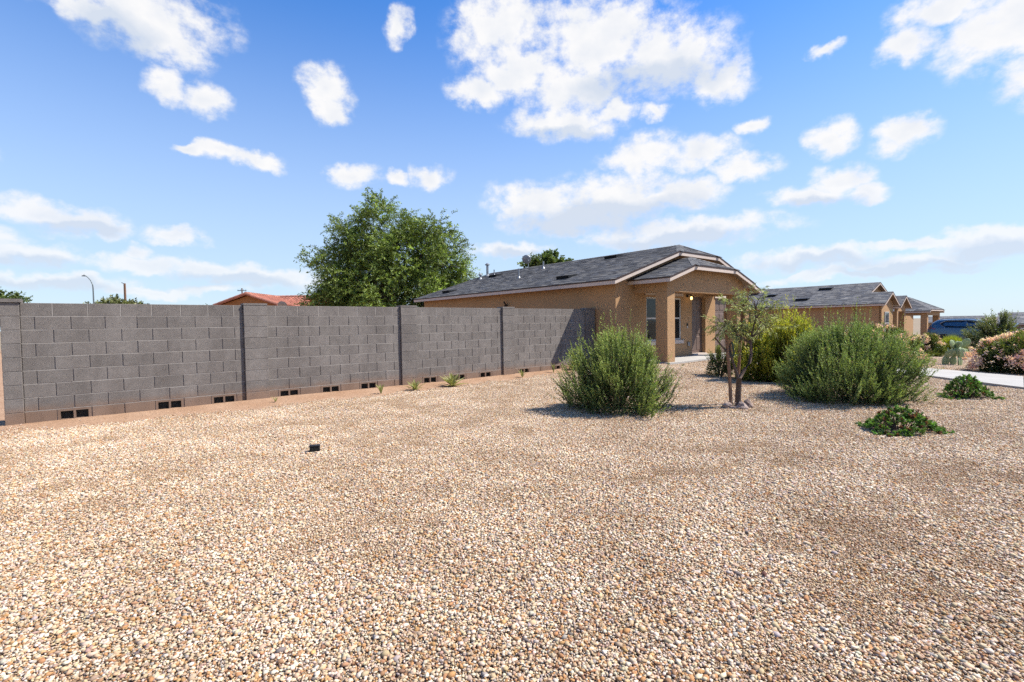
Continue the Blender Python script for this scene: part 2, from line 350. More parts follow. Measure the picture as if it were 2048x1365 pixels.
M['concrete'] = pmat('concrete_slab', (0.56, 0.53, 0.48), (0.47, 0.445, 0.40), 1.6, 0.9, 0.10, 90, 0.002, 160)
M['bark'] = pmat('bark', (0.10, 0.068, 0.052), (0.17, 0.12, 0.092), 18, 0.95, 0.25, 70, 0.006, 55)
M['stake'] = pmat('stake_wood', (0.26, 0.135, 0.075), (0.34, 0.19, 0.11), 9, 0.85, 0.2, 60, 0.002, 70)
M['rock'] = pmat('rock', (0.30, 0.21, 0.17), (0.45, 0.35, 0.30), 14, 0.95, 0.25, 80, 0.006, 60, rand=0.2)
M['leaf'] = leafmat('leaf')
M['leaf_dull'] = leafmat('leaf_soft', 0.22, 0.65, 0.2)
M['petal'] = leafmat('petal', 0.35, 0.6, 0.15)
def glassmat():
    m, t, b = base_mat('window_glass')
    b.inputs['Base Color'].default_value = (0.012, 0.016, 0.018, 1); b.inputs['Roughness'].default_value = 0.03
    b.inputs['Specular IOR Level'].default_value = 0.5; b.inputs['IOR'].default_value = 1.35
    n = mnoise(t, 1.1, 2, 0.5, t.nodes.new('ShaderNodeTexCoord').outputs['Object']); bump(t, b, n.outputs['Fac'], 0.25, 0.02)
    return m
M['glass'] = glassmat()
def emis(name, c, s):
    m, t, b = base_mat(name); b.inputs['Emission Color'].default_value = (*c, 1); b.inputs['Emission Strength'].default_value = s
    b.inputs['Base Color'].default_value = (*c, 1); return m
M['bulb'] = emis('lit_bulb', (1.0, 0.66, 0.22), 2.2)

# ---------------------------------------------------------------- ground
def axis(lo, hi, step, far):
    a = list(np.arange(lo, hi + 1e-6, step)); s = step; x = hi
    while x < far: s *= 1.35; x += s; a.append(x)
    s = step; x = lo; b = []
    while x > -far: s *= 1.35; x -= s; b.append(x)
    return np.array(b[::-1] + a)
gx = axis(-16, 34, 0.4, 4200); gy = axis(-6, 42, 0.4, 4200)
XX, YY = np.meshgrid(gx, gy); ZZ = gz(XX, YY)
nx, ny = len(gx), len(gy)
I = np.arange(nx * ny).reshape(ny, nx)
gf = np.stack([I[:-1, :-1], I[:-1, 1:], I[1:, 1:], I[1:, :-1]], -1).reshape(-1, 4)
def ground_mat():
    m, t, b = base_mat('yard_ground')
    geo = t.nodes.new('ShaderNodeNewGeometry'); pos = geo.outputs['Position']
    sp = t.nodes.new('ShaderNodeSeparateXYZ'); t.links.new(pos, sp.inputs[0])
    X = mth(t, 'SUBTRACT', sp.outputs[0], OX); Y = mth(t, 'SUBTRACT', sp.outputs[1], OY)
    tt = mth(t, 'ADD', mth(t, 'MULTIPLY', X, DX), mth(t, 'MULTIPLY', Y, DY))
    nn = mth(t, 'SUBTRACT', mth(t, 'MULTIPLY', X, DY), mth(t, 'MULTIPLY', Y, DX))
    # bare soil
    n1 = mnoise(t, 1.3, 6, 0.65, pos); n2 = mnoise(t, 26, 5, 0.75, pos); n3 = mnoise(t, 95, 3, 0.7, pos)
    soil = mixc(t, mrange(t, n1.outputs['Fac'], 0.3, 0.7), (0.49, 0.30, 0.185), (0.58, 0.385, 0.255))
    soil = mixc(t, 1.0, soil, mixc(t, mrange(t, n2.outputs['Fac'], 0.3, 0.72), (0.74, 0.72, 0.70), (1.14, 1.13, 1.12)), 'MULTIPLY')
    soil = mixc(t, 1.0, soil, mixc(t, mrange(t, n3.outputs['Fac'], 0.32, 0.6), (0.70, 0.68, 0.66), (1.08, 1.08, 1.08)), 'MULTIPLY')
    # crushed stone seen between and beyond the loose stones
    vo = t.nodes.new('ShaderNodeTexVoronoi'); vo.inputs['Scale'].default_value = 75; t.links.new(pos, vo.inputs['Vector'])
    ramp = t.nodes.new('ShaderNodeValToRGB'); e = ramp.color_ramp.elements
    e[0].position = 0.0; e[0].color = (0.13, 0.085, 0.055, 1); e[1].position = 1.0; e[1].color = (0.72, 0.64, 0.52, 1)
    for p, c in ((0.16, (0.26, 0.14, 0.07)), (0.4, (0.43, 0.30, 0.185)), (0.62, (0.52, 0.385, 0.26)), (0.8, (0.43, 0.355, 0.29))):
        q = e.new(p); q.color = (*c, 1)
    sx = t.nodes.new('ShaderNodeSeparateColor'); t.links.new(vo.outputs['Color'], sx.inputs[0]); t.links.new(sx.outputs[0], ramp.inputs['Fac'])
    stone = mixc(t, mrange(t, vo.outputs['Distance'], 0.4, 0.8), ramp.outputs['Color'], (0.30, 0.20, 0.125))
    edge = mth(t, 'ADD', nn, mth(t, 'MULTIPLY', mth(t, 'SUBTRACT', n1.outputs['Fac'], 0.5), 0.5))
    c = mixc(t, mrange(t, edge, 0.95, 1.3), soil, stone)
    far = mixc(t, mrange(t, mnoise(t, 0.05, 5, 0.6, pos).outputs['Fac'], 0.35, 0.65), (0.36, 0.27, 0.19), (0.30, 0.25, 0.17))
    dist = vmth(t, 'LENGTH', pos); ln = t.nodes.new('ShaderNodeVectorMath'); ln.operation = 'LENGTH'; t.links.new(pos, ln.inputs[0])
    c = mixc(t, mrange(t, ln.outputs['Value'], 40, 70), c, far)
    c = mixc(t, 1.0, c, (AL,) * 3, 'MULTIPLY')
    t.links.new(c, b.inputs['Base Color']); b.inputs['Roughness'].default_value = 0.95; b.inputs['Specular IOR Level'].default_value = 0.12
    hb = mth(t, 'ADD', mth(t, 'MULTIPLY', n2.outputs['Fac'], 0.6), mth(t, 'MULTIPLY', vo.outputs['Distance'], -0.5))
    bump(t, b, hb, 0.9, 0.015)
    return m
gme = np_mesh('ground', np.stack([XX, YY, ZZ], -1).reshape(-1, 3), gf, None, ground_mat(), True)
g = link('ground', gme, kind='structure'); g['label'] = 'gravelled yard and bare tan soil around the houses'

# ---------------------------------------------------------------- front walk
LW = [(11.2, 13.2), (12.9, 11.0), (14.33, 9.16), (15.67, 7.30), (16.1, 5.6), (15.95, 4.0), (15.3, 2.75)]
RW = [(14.6, 13.2), (15.7, 11.0), (16.66, 8.97), (17.59, 7.22), (18.0, 5.6), (18.05, 4.0), (17.95, 2.75)]
def pip(t, n, poly):
    inside = np.zeros(np.shape(t), bool); j = len(poly) - 1
    for i in range(len(poly)):
        (xi, yi), (xj, yj) = poly[i], poly[j]
        cnd = ((yi > n) != (yj > n)) & (t < (xj - xi) * (n - yi) / (yj - yi + 1e-12) + xi); inside ^= cnd; j = i
    return inside
WALKPOLY = LW + RW[::-1]
walk = bpy.data.objects.new('front_walk', None); col.objects.link(walk); walk['kind'] = 'structure'; walk['label'] = 'pale concrete front walk across the gravel'
for i in range(len(LW) - 1):
    mb = MB(); q = [LW[i], RW[i], RW[i+1], LW[i+1]]
    cx = sum(p[0] for p in q) / 4; cn = sum(p[1] for p in q) / 4
    pts = []
    for (t, n) in q:
        L = math.hypot(t - cx, n - cn); k = 1 - 0.008 / L
        w = W(cx + (t - cx) * k, cn + (n - cn) * k); pts.append((w.x, w.y, float(gz(w.x, w.y))))
    mb.add([(x, y, z + 0.05) for x, y, z in pts] + [(x, y, z - 0.08) for x, y, z in pts],
           [(0,1,2,3), (7,6,5,4), (0,4,5,1), (1,5,6,2), (2,6,7,3), (3,7,4,0)])
    mb.build('slab', M['concrete'], walk)

# ---------------------------------------------------------------- gravel: tiles of loose crushed stones
ICO = bmesh.new(); bmesh.ops.create_icosphere(ICO, subdivisions=1, radius=1.0)
IV = np.array([v.co[:] for v in ICO.verts]); IF = np.array([[v.index for v in f.verts] for f in ICO.faces]); ICO.free()
PAL = np.array([(0.78,0.67,0.50),(0.68,0.55,0.37),(0.74,0.64,0.50),(0.58,0.43,0.265),(0.62,0.46,0.28),(0.52,0.29,0.125),(0.40,0.225,0.12),(0.50,0.36,0.26),(0.43,0.38,0.33),(0.26,0.165,0.10),(0.19,0.16,0.14),(0.57,0.34,0.15)])
PW = np.array([.165,.15,.11,.14,.12,.095,.07,.075,.04,.025,.015,.06]); PW = PW / PW.sum()
def pebbles(rng, xy, rmean, z0=0.0):
    N = len(xy)
    r = rmean * np.exp(rng.normal(0, 0.36, N)); r = np.clip(r, 0.003, 0.017)
    k = rng.uniform(0.66, 1.28, (N, len(IV), 1))
    v = IV[None] * k * (r[:, None, None] * np.stack([rng.uniform(.95, 1.45, N), rng.uniform(.7, 1.0, N), rng.uniform(.45, .8, N)], 1)[:, None, :])
    a = rng.uniform(0, 2*np.pi, N); ti = rng.normal(0, 0.35, N)
    c, s = np.cos(ti)[:, None], np.sin(ti)[:, None]
    y2 = v[..., 1] * c - v[..., 2] * s; z2 = v[..., 1] * s + v[..., 2] * c; v[..., 1] = y2; v[..., 2] = z2
    c, s = np.cos(a)[:, None], np.sin(a)[:, None]
    x2 = v[..., 0] * c - v[..., 1] * s; y2 = v[..., 0] * s + v[..., 1] * c; v[..., 0] = x2; v[..., 1] = y2
    v[..., 0] += xy[:, 0][:, None]; v[..., 1] += xy[:, 1][:, None]; v[..., 2] += (z0 + r * 0.25 + rng.uniform(0, 0.010, N))[:, None]
    pc = PAL[rng.choice(len(PAL), N, p=PW)] * np.exp(rng.normal(0, 0.13, (N, 1))) * rng.uniform(.94, 1.06, (N, 3))
    cols = np.repeat(np.clip(pc * AL * np.array([1.09, 1.07, 1.09]), 0, .8)[:, None, :], len(IV), 1).reshape(-1, 3)
    fc = (IF[None] + (np.arange(N) * len(IV))[:, None, None]).reshape(-1, 3)
    return v.reshape(-1, 3), fc, cols
def pebble_mat():
    m, t, b = base_mat('crushed_stone')
    a = t.nodes.new('ShaderNodeVertexColor'); a.layer_name = 'col'
    geo = t.nodes.new('ShaderNodeNewGeometry'); n = mnoise(t, 1.1, 4, 0.6, geo.outputs['Position'])
    n2 = mnoise(t, 300, 2, 0.6, geo.outputs['Position'])
    c = mixc(t, 1.0, a.outputs['Color'], mixc(t, mrange(t, n.outputs['Fac'], 0.32, 0.68), (0.86, 0.81, 0.76), (1.12, 1.12, 1.12)), 'MULTIPLY')
    c = mixc(t, 1.0, c, mixc(t, n2.outputs['Fac'], (0.82, 0.81, 0.80), (1.16, 1.16, 1.16)), 'MULTIPLY')
    t.links.new(c, b.inputs['Base Color']); b.inputs['Roughness'].default_value = 0.85; b.inputs['Specular IOR Level'].default_value = 0.25
    return m
M['pebble'] = pebble_mat()
TILE = 0.25
tiles = bpy.data.collections.new('gravel_tiles')
for k in range(13):
    rng = np.random.default_rng(100 + k); G = 26 if k < 10 else 32
    ii, jj = np.meshgrid(np.arange(G), np.arange(G)); xy = (np.stack([ii, jj], -1).reshape(-1, 2) + 0.5 + rng.uniform(-.6, .6, (G*G, 2))) / G * TILE - TILE / 2
    v, fc, cc = pebbles(rng, xy, 0.0061 if k < 10 else 0.0044)
    if k >= 10: cc = cc * np.array([.95, .91, .86])     # patches of finer, browner stone
    o = bpy.data.objects.new('gravel_tile_%02d' % k, np_mesh('gravel_tile', v, fc, cc, M['pebble'])); tiles.objects.link(o)
def soil_edge(t): return np.interp(t, [-3, -0.6, 2.4, 5.0, 7.0, 9.0, 11.0, 12.3, 12.6, 13.1, 13.3, 18.1, 18.3, 21, 21.2, 60], [.55, .55, .98, .95, .82, .72, .5, .45, 1.0, 1.1, 2.12, 2.12, .95, .95, -4, -4])
tx = np.arange(-22, 30, TILE); ty = np.arange(0.6, 27, TILE)
TX, TY = np.meshgrid(tx, ty); TX = TX.ravel() + TILE / 2; TY = TY.ravel() + TILE / 2
tt = (TX - OX) * DX + (TY - OY) * DY; tn = (TX - OX) * DY - (TY - OY) * DX
ok = (np.abs(TX) < 1.13 * TY + 1.6) & (tn > soil_edge(tt) + 0.16) & ~pip(tt, tn, WALKPOLY)
rw = np.random.default_rng(5)
TX, TY = TX[ok], TY[ok]; TZ = gz(TX, TY)
h = 0.1; sx_ = (gz(TX + h, TY) - gz(TX - h, TY)) / (2*h); sy_ = (gz(TX, TY + h) - gz(TX, TY - h)) / (2*h)
kr = rw.integers(0, 4, len(TX)); rots = np.zeros((len(TX), 3), np.float32)
for i in range(len(TX)):
    e = (Matrix.Rotation(math.atan(sy_[i]), 3, 'X') @ Matrix.Rotation(-math.atan(sx_[i]), 3, 'Y') @ Matrix.Rotation(kr[i] * math.pi / 2, 3, 'Z')).to_euler()
    rots[i] = e[:]
pm = bpy.data.meshes.new('gravel'); pm.vertices.add(len(TX)); pm.vertices.foreach_set('co', np.stack([TX, TY, TZ], -1).astype(np.float32).ravel())
at = pm.attributes.new('idx', 'INT', 'POINT'); fine_ = np.sin(TX * 1.7 + 2.1 * np.sin(TY * .9)) * np.sin(TY * 1.4 + 1.6 * np.sin(TX * .8 + 1)) + rw.normal(0, .33, len(TX))
idx_ = np.where(fine_ > .88, rw.integers(10, 13, len(TX)), rw.integers(0, 10, len(TX))); at.data.foreach_set('value', idx_.astype(np.int32))
at = pm.attributes.new('rot', 'FLOAT_VECTOR', 'POINT'); at.data.foreach_set('vector', rots.ravel())
gravel = link('gravel', pm, kind='stuff'); gravel['label'] = 'loose tan and white crushed stone covering the yard'; gravel['category'] = 'gravel'
ng = bpy.data.node_groups.new('gravel_scatter', 'GeometryNodeTree')
ng.interface.new_socket('Geometry', in_out='INPUT', socket_type='NodeSocketGeometry'); ng.interface.new_socket('Geometry', in_out='OUTPUT', socket_type='NodeSocketGeometry')
a_ = ng.nodes.new('NodeGroupInput'); z_ = ng.nodes.new('NodeGroupOutput')
ci = ng.nodes.new('GeometryNodeCollectionInfo'); ci.inputs['Collection'].default_value = tiles; ci.inputs['Separate Children'].default_value = True; ci.inputs['Reset Children'].default_value = True
ip = ng.nodes.new('GeometryNodeInstanceOnPoints'); ip.inputs['Pick Instance'].default_value = True
na = ng.nodes.new('GeometryNodeInputNamedAttribute'); na.data_type = 'INT'; na.inputs['Name'].default_value = 'idx'
nb_ = ng.nodes.new('GeometryNodeInputNamedAttribute'); nb_.data_type = 'FLOAT_VECTOR'; nb_.inputs['Name'].default_value = 'rot'
ng.links.new(a_.outputs[0], ip.inputs['Points']); ng.links.new(ci.outputs[0], ip.inputs['Instance'])
ng.links.new(na.outputs['Attribute'], ip.inputs['Instance Index']); ng.links.new(nb_.outputs['Attribute'], ip.inputs['Rotation'])
ng.links.new(ip.outputs[0], z_.inputs[0])
md = gravel.modifiers.new('scatter', 'NODES'); md.node_group = ng
# ragged edge of the gravel along the soil strip, and strays on the soil
rng = np.random.default_rng(77); E_ = []
t_ = rng.uniform(-2.5, 12.35, 60000); u_ = rng.uniform(-0.55, 0.34, 60000)
lump = 0.10 * np.sin(t_ * 3.1) + 0.07 * np.sin(t_ * 7.7 + 1) + 0.05 * np.sin(t_ * 17.3)
keep = rng.uniform(0, 1, 60000) < np.clip(0.9 - (0.02 + lump - u_) / 0.22, 0.012, 1.0)
n_ = soil_edge(t_) + u_; keep &= n_ > 0.06
t_, n_ = t_[keep], n_[keep]
wx = OX + t_ * DX + n_ * DY; wy = OY + t_ * DY - n_ * DX
v, fc, cc = pebbles(rng, np.stack([wx, wy], -1), 0.0061); v[:, 2] += np.repeat(gz(wx, wy), len(IV)) - 0.004
link('gravel_edge', np_mesh('gravel_edge', v, fc, cc, M['pebble']), kind='stuff')['label'] = 'scattered stones thinning out over the soil strip'

# ---------------------------------------------------------------- concrete block wall
wall = thing('block_wall', 'long grey concrete block wall with pilasters and vent blocks along its base', 'wall', W(0, 0, 0), TH)
BH, BL, TOP, DEP = 0.2032, 0.4064, 1.829, 0.15
_bm = {}
def block_mesh(w, h, d, ch=0.004):
    key = (round(w, 3), round(h, 3), round(d, 3))
    if key in _bm: return _bm[key]
    mb = MB(); x0, x1, z0, z1 = -w/2, w/2, -h/2, h/2
    mb.add([(x0+ch,0,z0+ch),(x1-ch,0,z0+ch),(x1-ch,0,z1-ch),(x0+ch,0,z1-ch),(x0,ch,z0),(x1,ch,z0),(x1,ch,z1),(x0,ch,z1),(x0,d,z0),(x1,d,z0),(x1,d,z1),(x0,d,z1)],
           [(0,1,2,3),(4,5,1,0),(5,6,2,1),(6,7,3,2),(7,4,0,3),(8,9,5,4),(9,10,6,5),(10,11,7,6),(11,8,4,7),(11,10,9,8)])
    _bm[key] = mb.mesh('concrete_block', M['block']); return _bm[key]
def vent_mesh(w, h, d):
    key = ('v', round(w, 3))
    if key in _bm: return _bm[key]
    mb = MB(); x0, x1, z0, z1 = -w/2, w/2, -h/2, h/2; s = 0.036; c = 0.015; tb = 0.036
    mb.box(x0, x1, 0, d, z1 - tb, z1); mb.box(x0, x1, 0, d, z0, z0 + tb)
    mb.box(x0, x0 + s, 0, d, z0 + tb, z1 - tb); mb.box(x1 - s, x1, 0, d, z0 + tb, z1 - tb); mb.box(-c, c, 0, d, z0 + tb, z1 - tb)
    _bm[key] = mb.mesh('vent_block', M['block']); return _bm[key]
def screen_mesh(w, h):
    if 's' in _bm: return _bm['s']
    mb = MB(); rr = random.Random(4)
    for sx in (-1, 1):
        cx = sx * w / 4; n = 9
        for i in range(n):
            for j in range(6):
                x = cx - w*0.16 + (i + rr.uniform(-.3, .3)) * w * 0.32 / (n - 1); z = -h*.30 + (j + rr.uniform(-.3, .3)) * h * 0.6 / 5
                mb.box(x - .007, x + .007, 0.045 + rr.uniform(0, .02), 0.075, z - .007, z + .007)
        mb.box(cx - w*.21, cx + w*.21, 0.07, 0.08, -h*.36, h*.36)
    _bm['s'] = mb.mesh('vent_screen', M['black']); return _bm['s']
POSTS = [(-0.556, -0.356), (2.59, 2.99), (5.76, 6.16), (8.69, 9.09), (11.92, 12.33)]
OFF = [0.0, 3.1502, 6.3020, 9.2447]
VENT = {0: (0, 3, 5), 1: (0, 2, 4), 2: (0, 2, 4), 3: (0, 3)}
rj = random.Random(2)
J = 0.010
mort = MB()
for p in range(4):
    a, b = POSTS[p][1], POSTS[p+1][0]
    mort.box(a - .03, b + .03, 0.013, DEP - 0.004, TOP - 8 * BH + .004, TOP - 0.004); mort.box(a - .03, b + .03, 0.088, DEP - 0.004, -0.1, TOP - 8 * BH + .004)
    for r in range(1, 10):
        zt = TOP - (r - 1) * BH; odd = r % 2 == 1
        js = [OFF[p] + (k - (0 if odd else 0.5)) * BL for k in range(-2, 12)]
        js = [j for j in js if a + 0.05 < j < b - 0.05]
        ed = [a] + js + [b]
        if r > 1: mort.box(a, b, 0.0022, 0.02, zt - 0.0045, zt + 0.0045)
        for i in range(len(ed) - 1):
            x0, x1 = ed[i], ed[i+1]; w = x1 - x0 - J; h = BH - J + 0.002
            u = round((x0 - OFF[p]) / BL)
            dx = rj.uniform(-.0015, .0015); dy = rj.uniform(-.0015, .0025)
            if r == 1 and i: mort.box(x0 - 0.005, x0 + 0.005, 0.0024, 0.02, zt - BH + 0.006, zt - 0.004)
            loc = ((x0 + x1) / 2 + dx, dy, zt - BH / 2)
            if r == 9 and u in VENT[p] and abs(x1 - x0 - BL) < 0.02 and i > 0:
                vb = link('vent_block', vent_mesh(BL - J, h, DEP), wall, loc)
                link('vent_screen', screen_mesh(BL - J, h), vb)
            else:
                if r == 9: mort.box(x0 - .006, x1 + .006, 0.013, 0.088, -0.1, zt + .002)
                link('concrete_block', block_mesh(w, h, DEP), wall, loc, (0, 0, rj.uniform(-.004, .004)))
mort.build('mortar', M['mortar'], wall)
QP = 0.048
for k, (a, b) in enumerate(POSTS):
    pr = bpy.data.objects.new('pilaster', None); col.objects.link(pr); pr.parent = wall; pr.location = ((a + b) / 2, -QP, 0)
    w = b - a; dep = DEP + 2 * QP
    mb = MB(); mb.box(-w/2 + .008, w/2 - .008, 0.008, dep - .008, -0.12, TOP - 0.003); mb.build('core', M['mortar'], pr)
    for r in range(1, 11):
        zt = TOP - (r - 1) * BH
        link('concrete_block', block_mesh(w, BH - 0.006, dep), pr, (rj.uniform(-.001, .001), rj.uniform(-.001, .0015), zt - BH / 2))
    mb = MB(); o = 0.022 if k == 0 else 0.004; hc = 0.052 if k == 0 else 0.034
    mb.box(-w/2 - o, w/2 + o, -o, dep + o, TOP + 0.001, TOP + 0.001 + hc); mb.build('cap', M['block'], pr)

# ---------------------------------------------------------------- roofs and houses (local frame: x = t, y = -n, z up)
SHC = [(0.050,0.050,0.053),(0.068,0.067,0.068),(0.088,0.086,0.084),(0.060,0.062,0.068),(0.105,0.10,0.094),(0.045,0.044,0.046)]
def shingle_plane(mb, P0, A, U, span, vmax, rnd, expo=0.14, tabw=(0.16, 0.36), tint=1.0, lift=0.011):
    """tabs on a sloping plane: P0 eave origin, A along, U up-slope, span(v) -> (a0, a1)"""
    P0, A, U = Vector(P0), Vector(A).normalized(), Vector(U).normalized(); N = A.cross(U)
    if N.z < 0: N = -N
    v = 0.0
    while v < vmax - 0.02:
        v1 = min(v + expo, vmax)
        a0, a1 = span(v); b0, b1 = span(v1)
        a = a0 - rnd.uniform(0, tabw[1])
        while a < a1:
            w = rnd.uniform(*tabw); x0, x1 = max(a, a0), min(a + w, a1)
            y0, y1 = max(a, b0), min(a + w, b1)
            if x1 - x0 > 0.01:
                if y1 < y0: y0 = y1 = (y0 + y1) / 2
                hh = lift * rnd.uniform(0.6, 1.5); c = rnd.choice(SHC); k = 1.9 * tint * rnd.uniform(0.85, 1.15)
                vdn = v - rnd.choice((0, 0, 0.012)) if v > 0 else v - 0.012
                q = [P0 + A*x0 + U*vdn + N*hh, P0 + A*x1 + U*vdn + N*hh, P0 + A*y1 + U*v1 + N*0.002, P0 + A*y0 + U*v1 + N*0.002,
                     P0 + A*x0 + U*vdn, P0 + A*x1 + U*vdn]
                fs = [(0,1,2,3), (4,5,1,0), (4,0,3), (1,5,2)]
                if (q[1]-q[0]).cross(q[2]-q[0]).z < 0: fs = [f[::-1] for f in fs]
                mb.add(q, fs, tuple(x * k for x in c))
            a += w
        v = v1
def cap_line(mb, P, Q, wA, wB, rnd, width=0.13, step=0.15, tint=1.0):
    P, Q = Vector(P), Vector(Q); L = (Q - P).length; d = (Q - P).normalized(); n = max(2, int(L / step))
    wA, wB = Vector(wA).normalized() * width, Vector(wB).normalized() * width; up = Vector((0, 0, 1))
    for i in range(n):
        p = P + d * (L * i / n); q = P + d * (L * (i + 1.12) / n); k = 1.7 * tint * rnd.uniform(.85, 1.2); c = tuple(x * k for x in (0.115, 0.112, 0.108))
        h0, h1 = up * 0.022, up * 0.012
        vs = [p + h0, p + wA + h0, q + wA + h1, q + h1, p + wB + h0, q + wB + h1, p + wA, p + wB, p]
        mb.add(vs, [(0,1,2,3), (4,0,3,5), (8,6,1,0), (7,8,0,4)], c)
def gable_roof(root, te0, te1, ze, ridge_z, nf, nb, clip=None, expo=0.14, tabw=(0.16,0.36), seed=1, trim=True, tint=1.0, back_rake=True):
    """ridge along n; clip = (z of the clipped edge, n of the front ridge end)"""
    rnd = random.Random(seed); tr = (te0 + te1) / 2; s = (ridge_z - ze) / (tr - te0)
    roof = bpy.data.objects.new('roof', None); col.objects.link(roof); roof.parent = root
    yf, yb = -nf, -nb; T = 0.045
    if clip: zc, nr = clip; tc0 = te0 + (zc - ze) / s; tc1 = te1 - (zc - ze) / s; yr = -nr
    else: zc, tc0, tc1, yr = ridge_z, tr, tr, yf
    mb = MB()
    def slab(poly):
        n = len(poly); a = (Vector(poly[1]) - Vector(poly[0])).cross(Vector(poly[2]) - Vector(poly[0]))
        if a.z < 0: poly = poly[::-1]
        mb.add(list(poly) + [(x, y, z - T) for x, y, z in poly], [tuple(range(n)), tuple(range(2*n-1, n-1, -1))] + [((i+1)%n, i, n+i, n+(i+1)%n) for i in range(n)])
    if clip:
        slab([(te0,yb,ze),(te0,yf,ze),(tc0,yf,zc),(tr,yr,ridge_z),(tr,yb,ridge_z)])
        slab([(te1,yb,ze),(te1,yf,ze),(tc1,yf,zc),(tr,yr,ridge_z),(tr,yb,ridge_z)])
        slab([(tc0,yf,zc),(tc1,yf,zc),(tr,yr,ridge_z)])
    else:
        slab([(te0,yb,ze),(te0,yf,ze),(tr,yf,ridge_z),(tr,yb,ridge_z)]); slab([(te1,yb,ze),(te1,yf,ze),(tr,yf,ridge_z),(tr,yb,ridge_z)])
    mb.build('deck', M['deck'], roof)
    sh = MB(); L = math.hypot(tr - te0, ridge_z - ze); k = math.hypot(1, s)
    vc = (tc0 - te0) * k
    def span(v):
        if clip and v > vc: f = (v - vc) / max(L - vc, 1e-6); return (yf + (yr - yf) * f, yb)
        return (yf, yb)
    shingle_plane(sh, (te0, 0, ze), (0, 1, 0), (1, 0, s), span, L, rnd, expo, tabw, tint)
    shingle_plane(sh, (te1, 0, ze), (0, 1, 0), (-1, 0, s), span, L, rnd, expo, tabw, tint)
    if clip:
        Lh = math.hypot(yr - yf, ridge_z - zc)
        shingle_plane(sh, (0, yf, zc), (1, 0, 0), (0, yr - yf, ridge_z - zc), lambda v: (tc0 + (tr - tc0) * v / Lh, tc1 + (tr - tc1) * v / Lh), Lh, rnd, expo, tabw, tint)
        cap_line(sh, (tc0, yf, zc), (tr, yr, ridge_z), (-1, 0.35, -s), (0.35, -1, -0.45), rnd, 0.15, 0.15, tint*1.15)
        cap_line(sh, (tc1, yf, zc), (tr, yr, ridge_z), (-0.35, -1, -0.45), (1, 0.35, -s), rnd, 0.15, 0.15, tint*1.15)
    cap_line(sh, (tr, yr, ridge_z), (tr, yb, ridge_z), (-1, 0, -s), (1, 0, -s), rnd, 0.13, 0.15, tint)
    sh.build('shingles', M['shingle'], roof, kind='stuff')
    if not trim: return roof
    FH = 0.145; DE = 0.035
    for x, sg in ((te0, 1), (te1, -1)):
        mb = MB(); a, b = sorted((x + sg * 0.003, x + sg * 0.025)); mb.box(a, b, yf + 0.024, yb - 0.003, ze - FH, ze - DE + 0.004); mb.build('fascia', M['trim'], roof)
        mb = MB(); a, b = sorted((x - sg * 0.010, x + sg * 0.001)); mb.box(a, b, yf - 0.008, yb, ze - DE, ze + 0.004); mb.build('drip_edge', M['brown_metal'], roof)
    for y, sg in ((yf, 1),) + (((yb, -1),) if back_rake else ()):
        cl = clip and sg == 1
        top = [(te0, ze), (tc0, zc), (tc1, zc), (te1, ze)] if cl else [(te0, ze), (tr, ridge_z), (te1, ze)]
        for i in range(len(top) - 1):
            (xa, za), (xb, zb) = top[i], top[i+1]
            a, b = sorted((y + sg * 0.002, y + sg * 0.024))
            mb = MB(); mb.prism([(xa, za - FH), (xb, zb - FH), (xb, zb - DE + .004), (xa, za - DE + .004)], a, b); mb.build('rake_board', M['trim'], roof)
            a, b = sorted((y - sg * 0.010, y + sg * 0.001))
            mb = MB(); mb.prism([(xa, za - DE), (xb, zb - DE), (xb, zb + .006), (xa, za + .006)], a, b); mb.build('drip_edge', M['brown_metal'], roof)
    return roof
def window(parent, x0, x1, z0, z1, y, muntin=True, trim=True, split=False, sash=None):
    """window in a wall whose outer face is at y (facing -y)"""
    w = bpy.data.objects.new('window', None); col.objects.link(w); w.parent = parent
    f = 0.05; mb = MB()
    mb.box(x0, x1, y + .02, y + .07, z0, z0 + f); mb.box(x0, x1, y + .02, y + .07, z1 - f, z1)
    mb.box(x0, x0 + f, y + .02, y + .07, z0 + f, z1 - f); mb.box(x1 - f, x1, y + .02, y + .07, z0 + f, z1 - f)
    zm = sash if sash else (z0 + z1) / 2
    xs = [x0 + f, x1 - f]
    if split: xm = (x0 + x1) / 2; mb.box(xm - .035, xm + .035, y + .018, y + .072, z0 + f, z1 - f); xs = [x0 + f, xm - .035, xm + .035, x1 - f]
    if muntin:
        for i in range(0, len(xs), 2): mb.box(xs[i], xs[i+1], y + .025, y + .065, zm - .025, zm + .025)
    mb.build('frame', M['white_frame'], w)
    for i in range(0, len(xs), 2):
        for (za, zb, dy) in (((z0 + f, zm - .025, .045), (zm + .025, z1 - f, .035)) if muntin else ((z0 + f, z1 - f, .04),)):
            mb = MB(); mb.box(xs[i], xs[i+1], y + dy, y + dy + .006, za, zb); mb.build('pane', M['glass'], w)
    if trim:
        mb = MB(); mb.box(x0 - .1, x1 + .1, y - .035, y - .001, z1 + .06, z1 + .16); mb.build('header_trim', M['trim'], w)
        mb = MB(); mb.box(x0 - .1, x1 + .1, y - .045, y - .001, z0 - .13, z0 - .01); mb.build('sill', M['trim'], w)
    return w
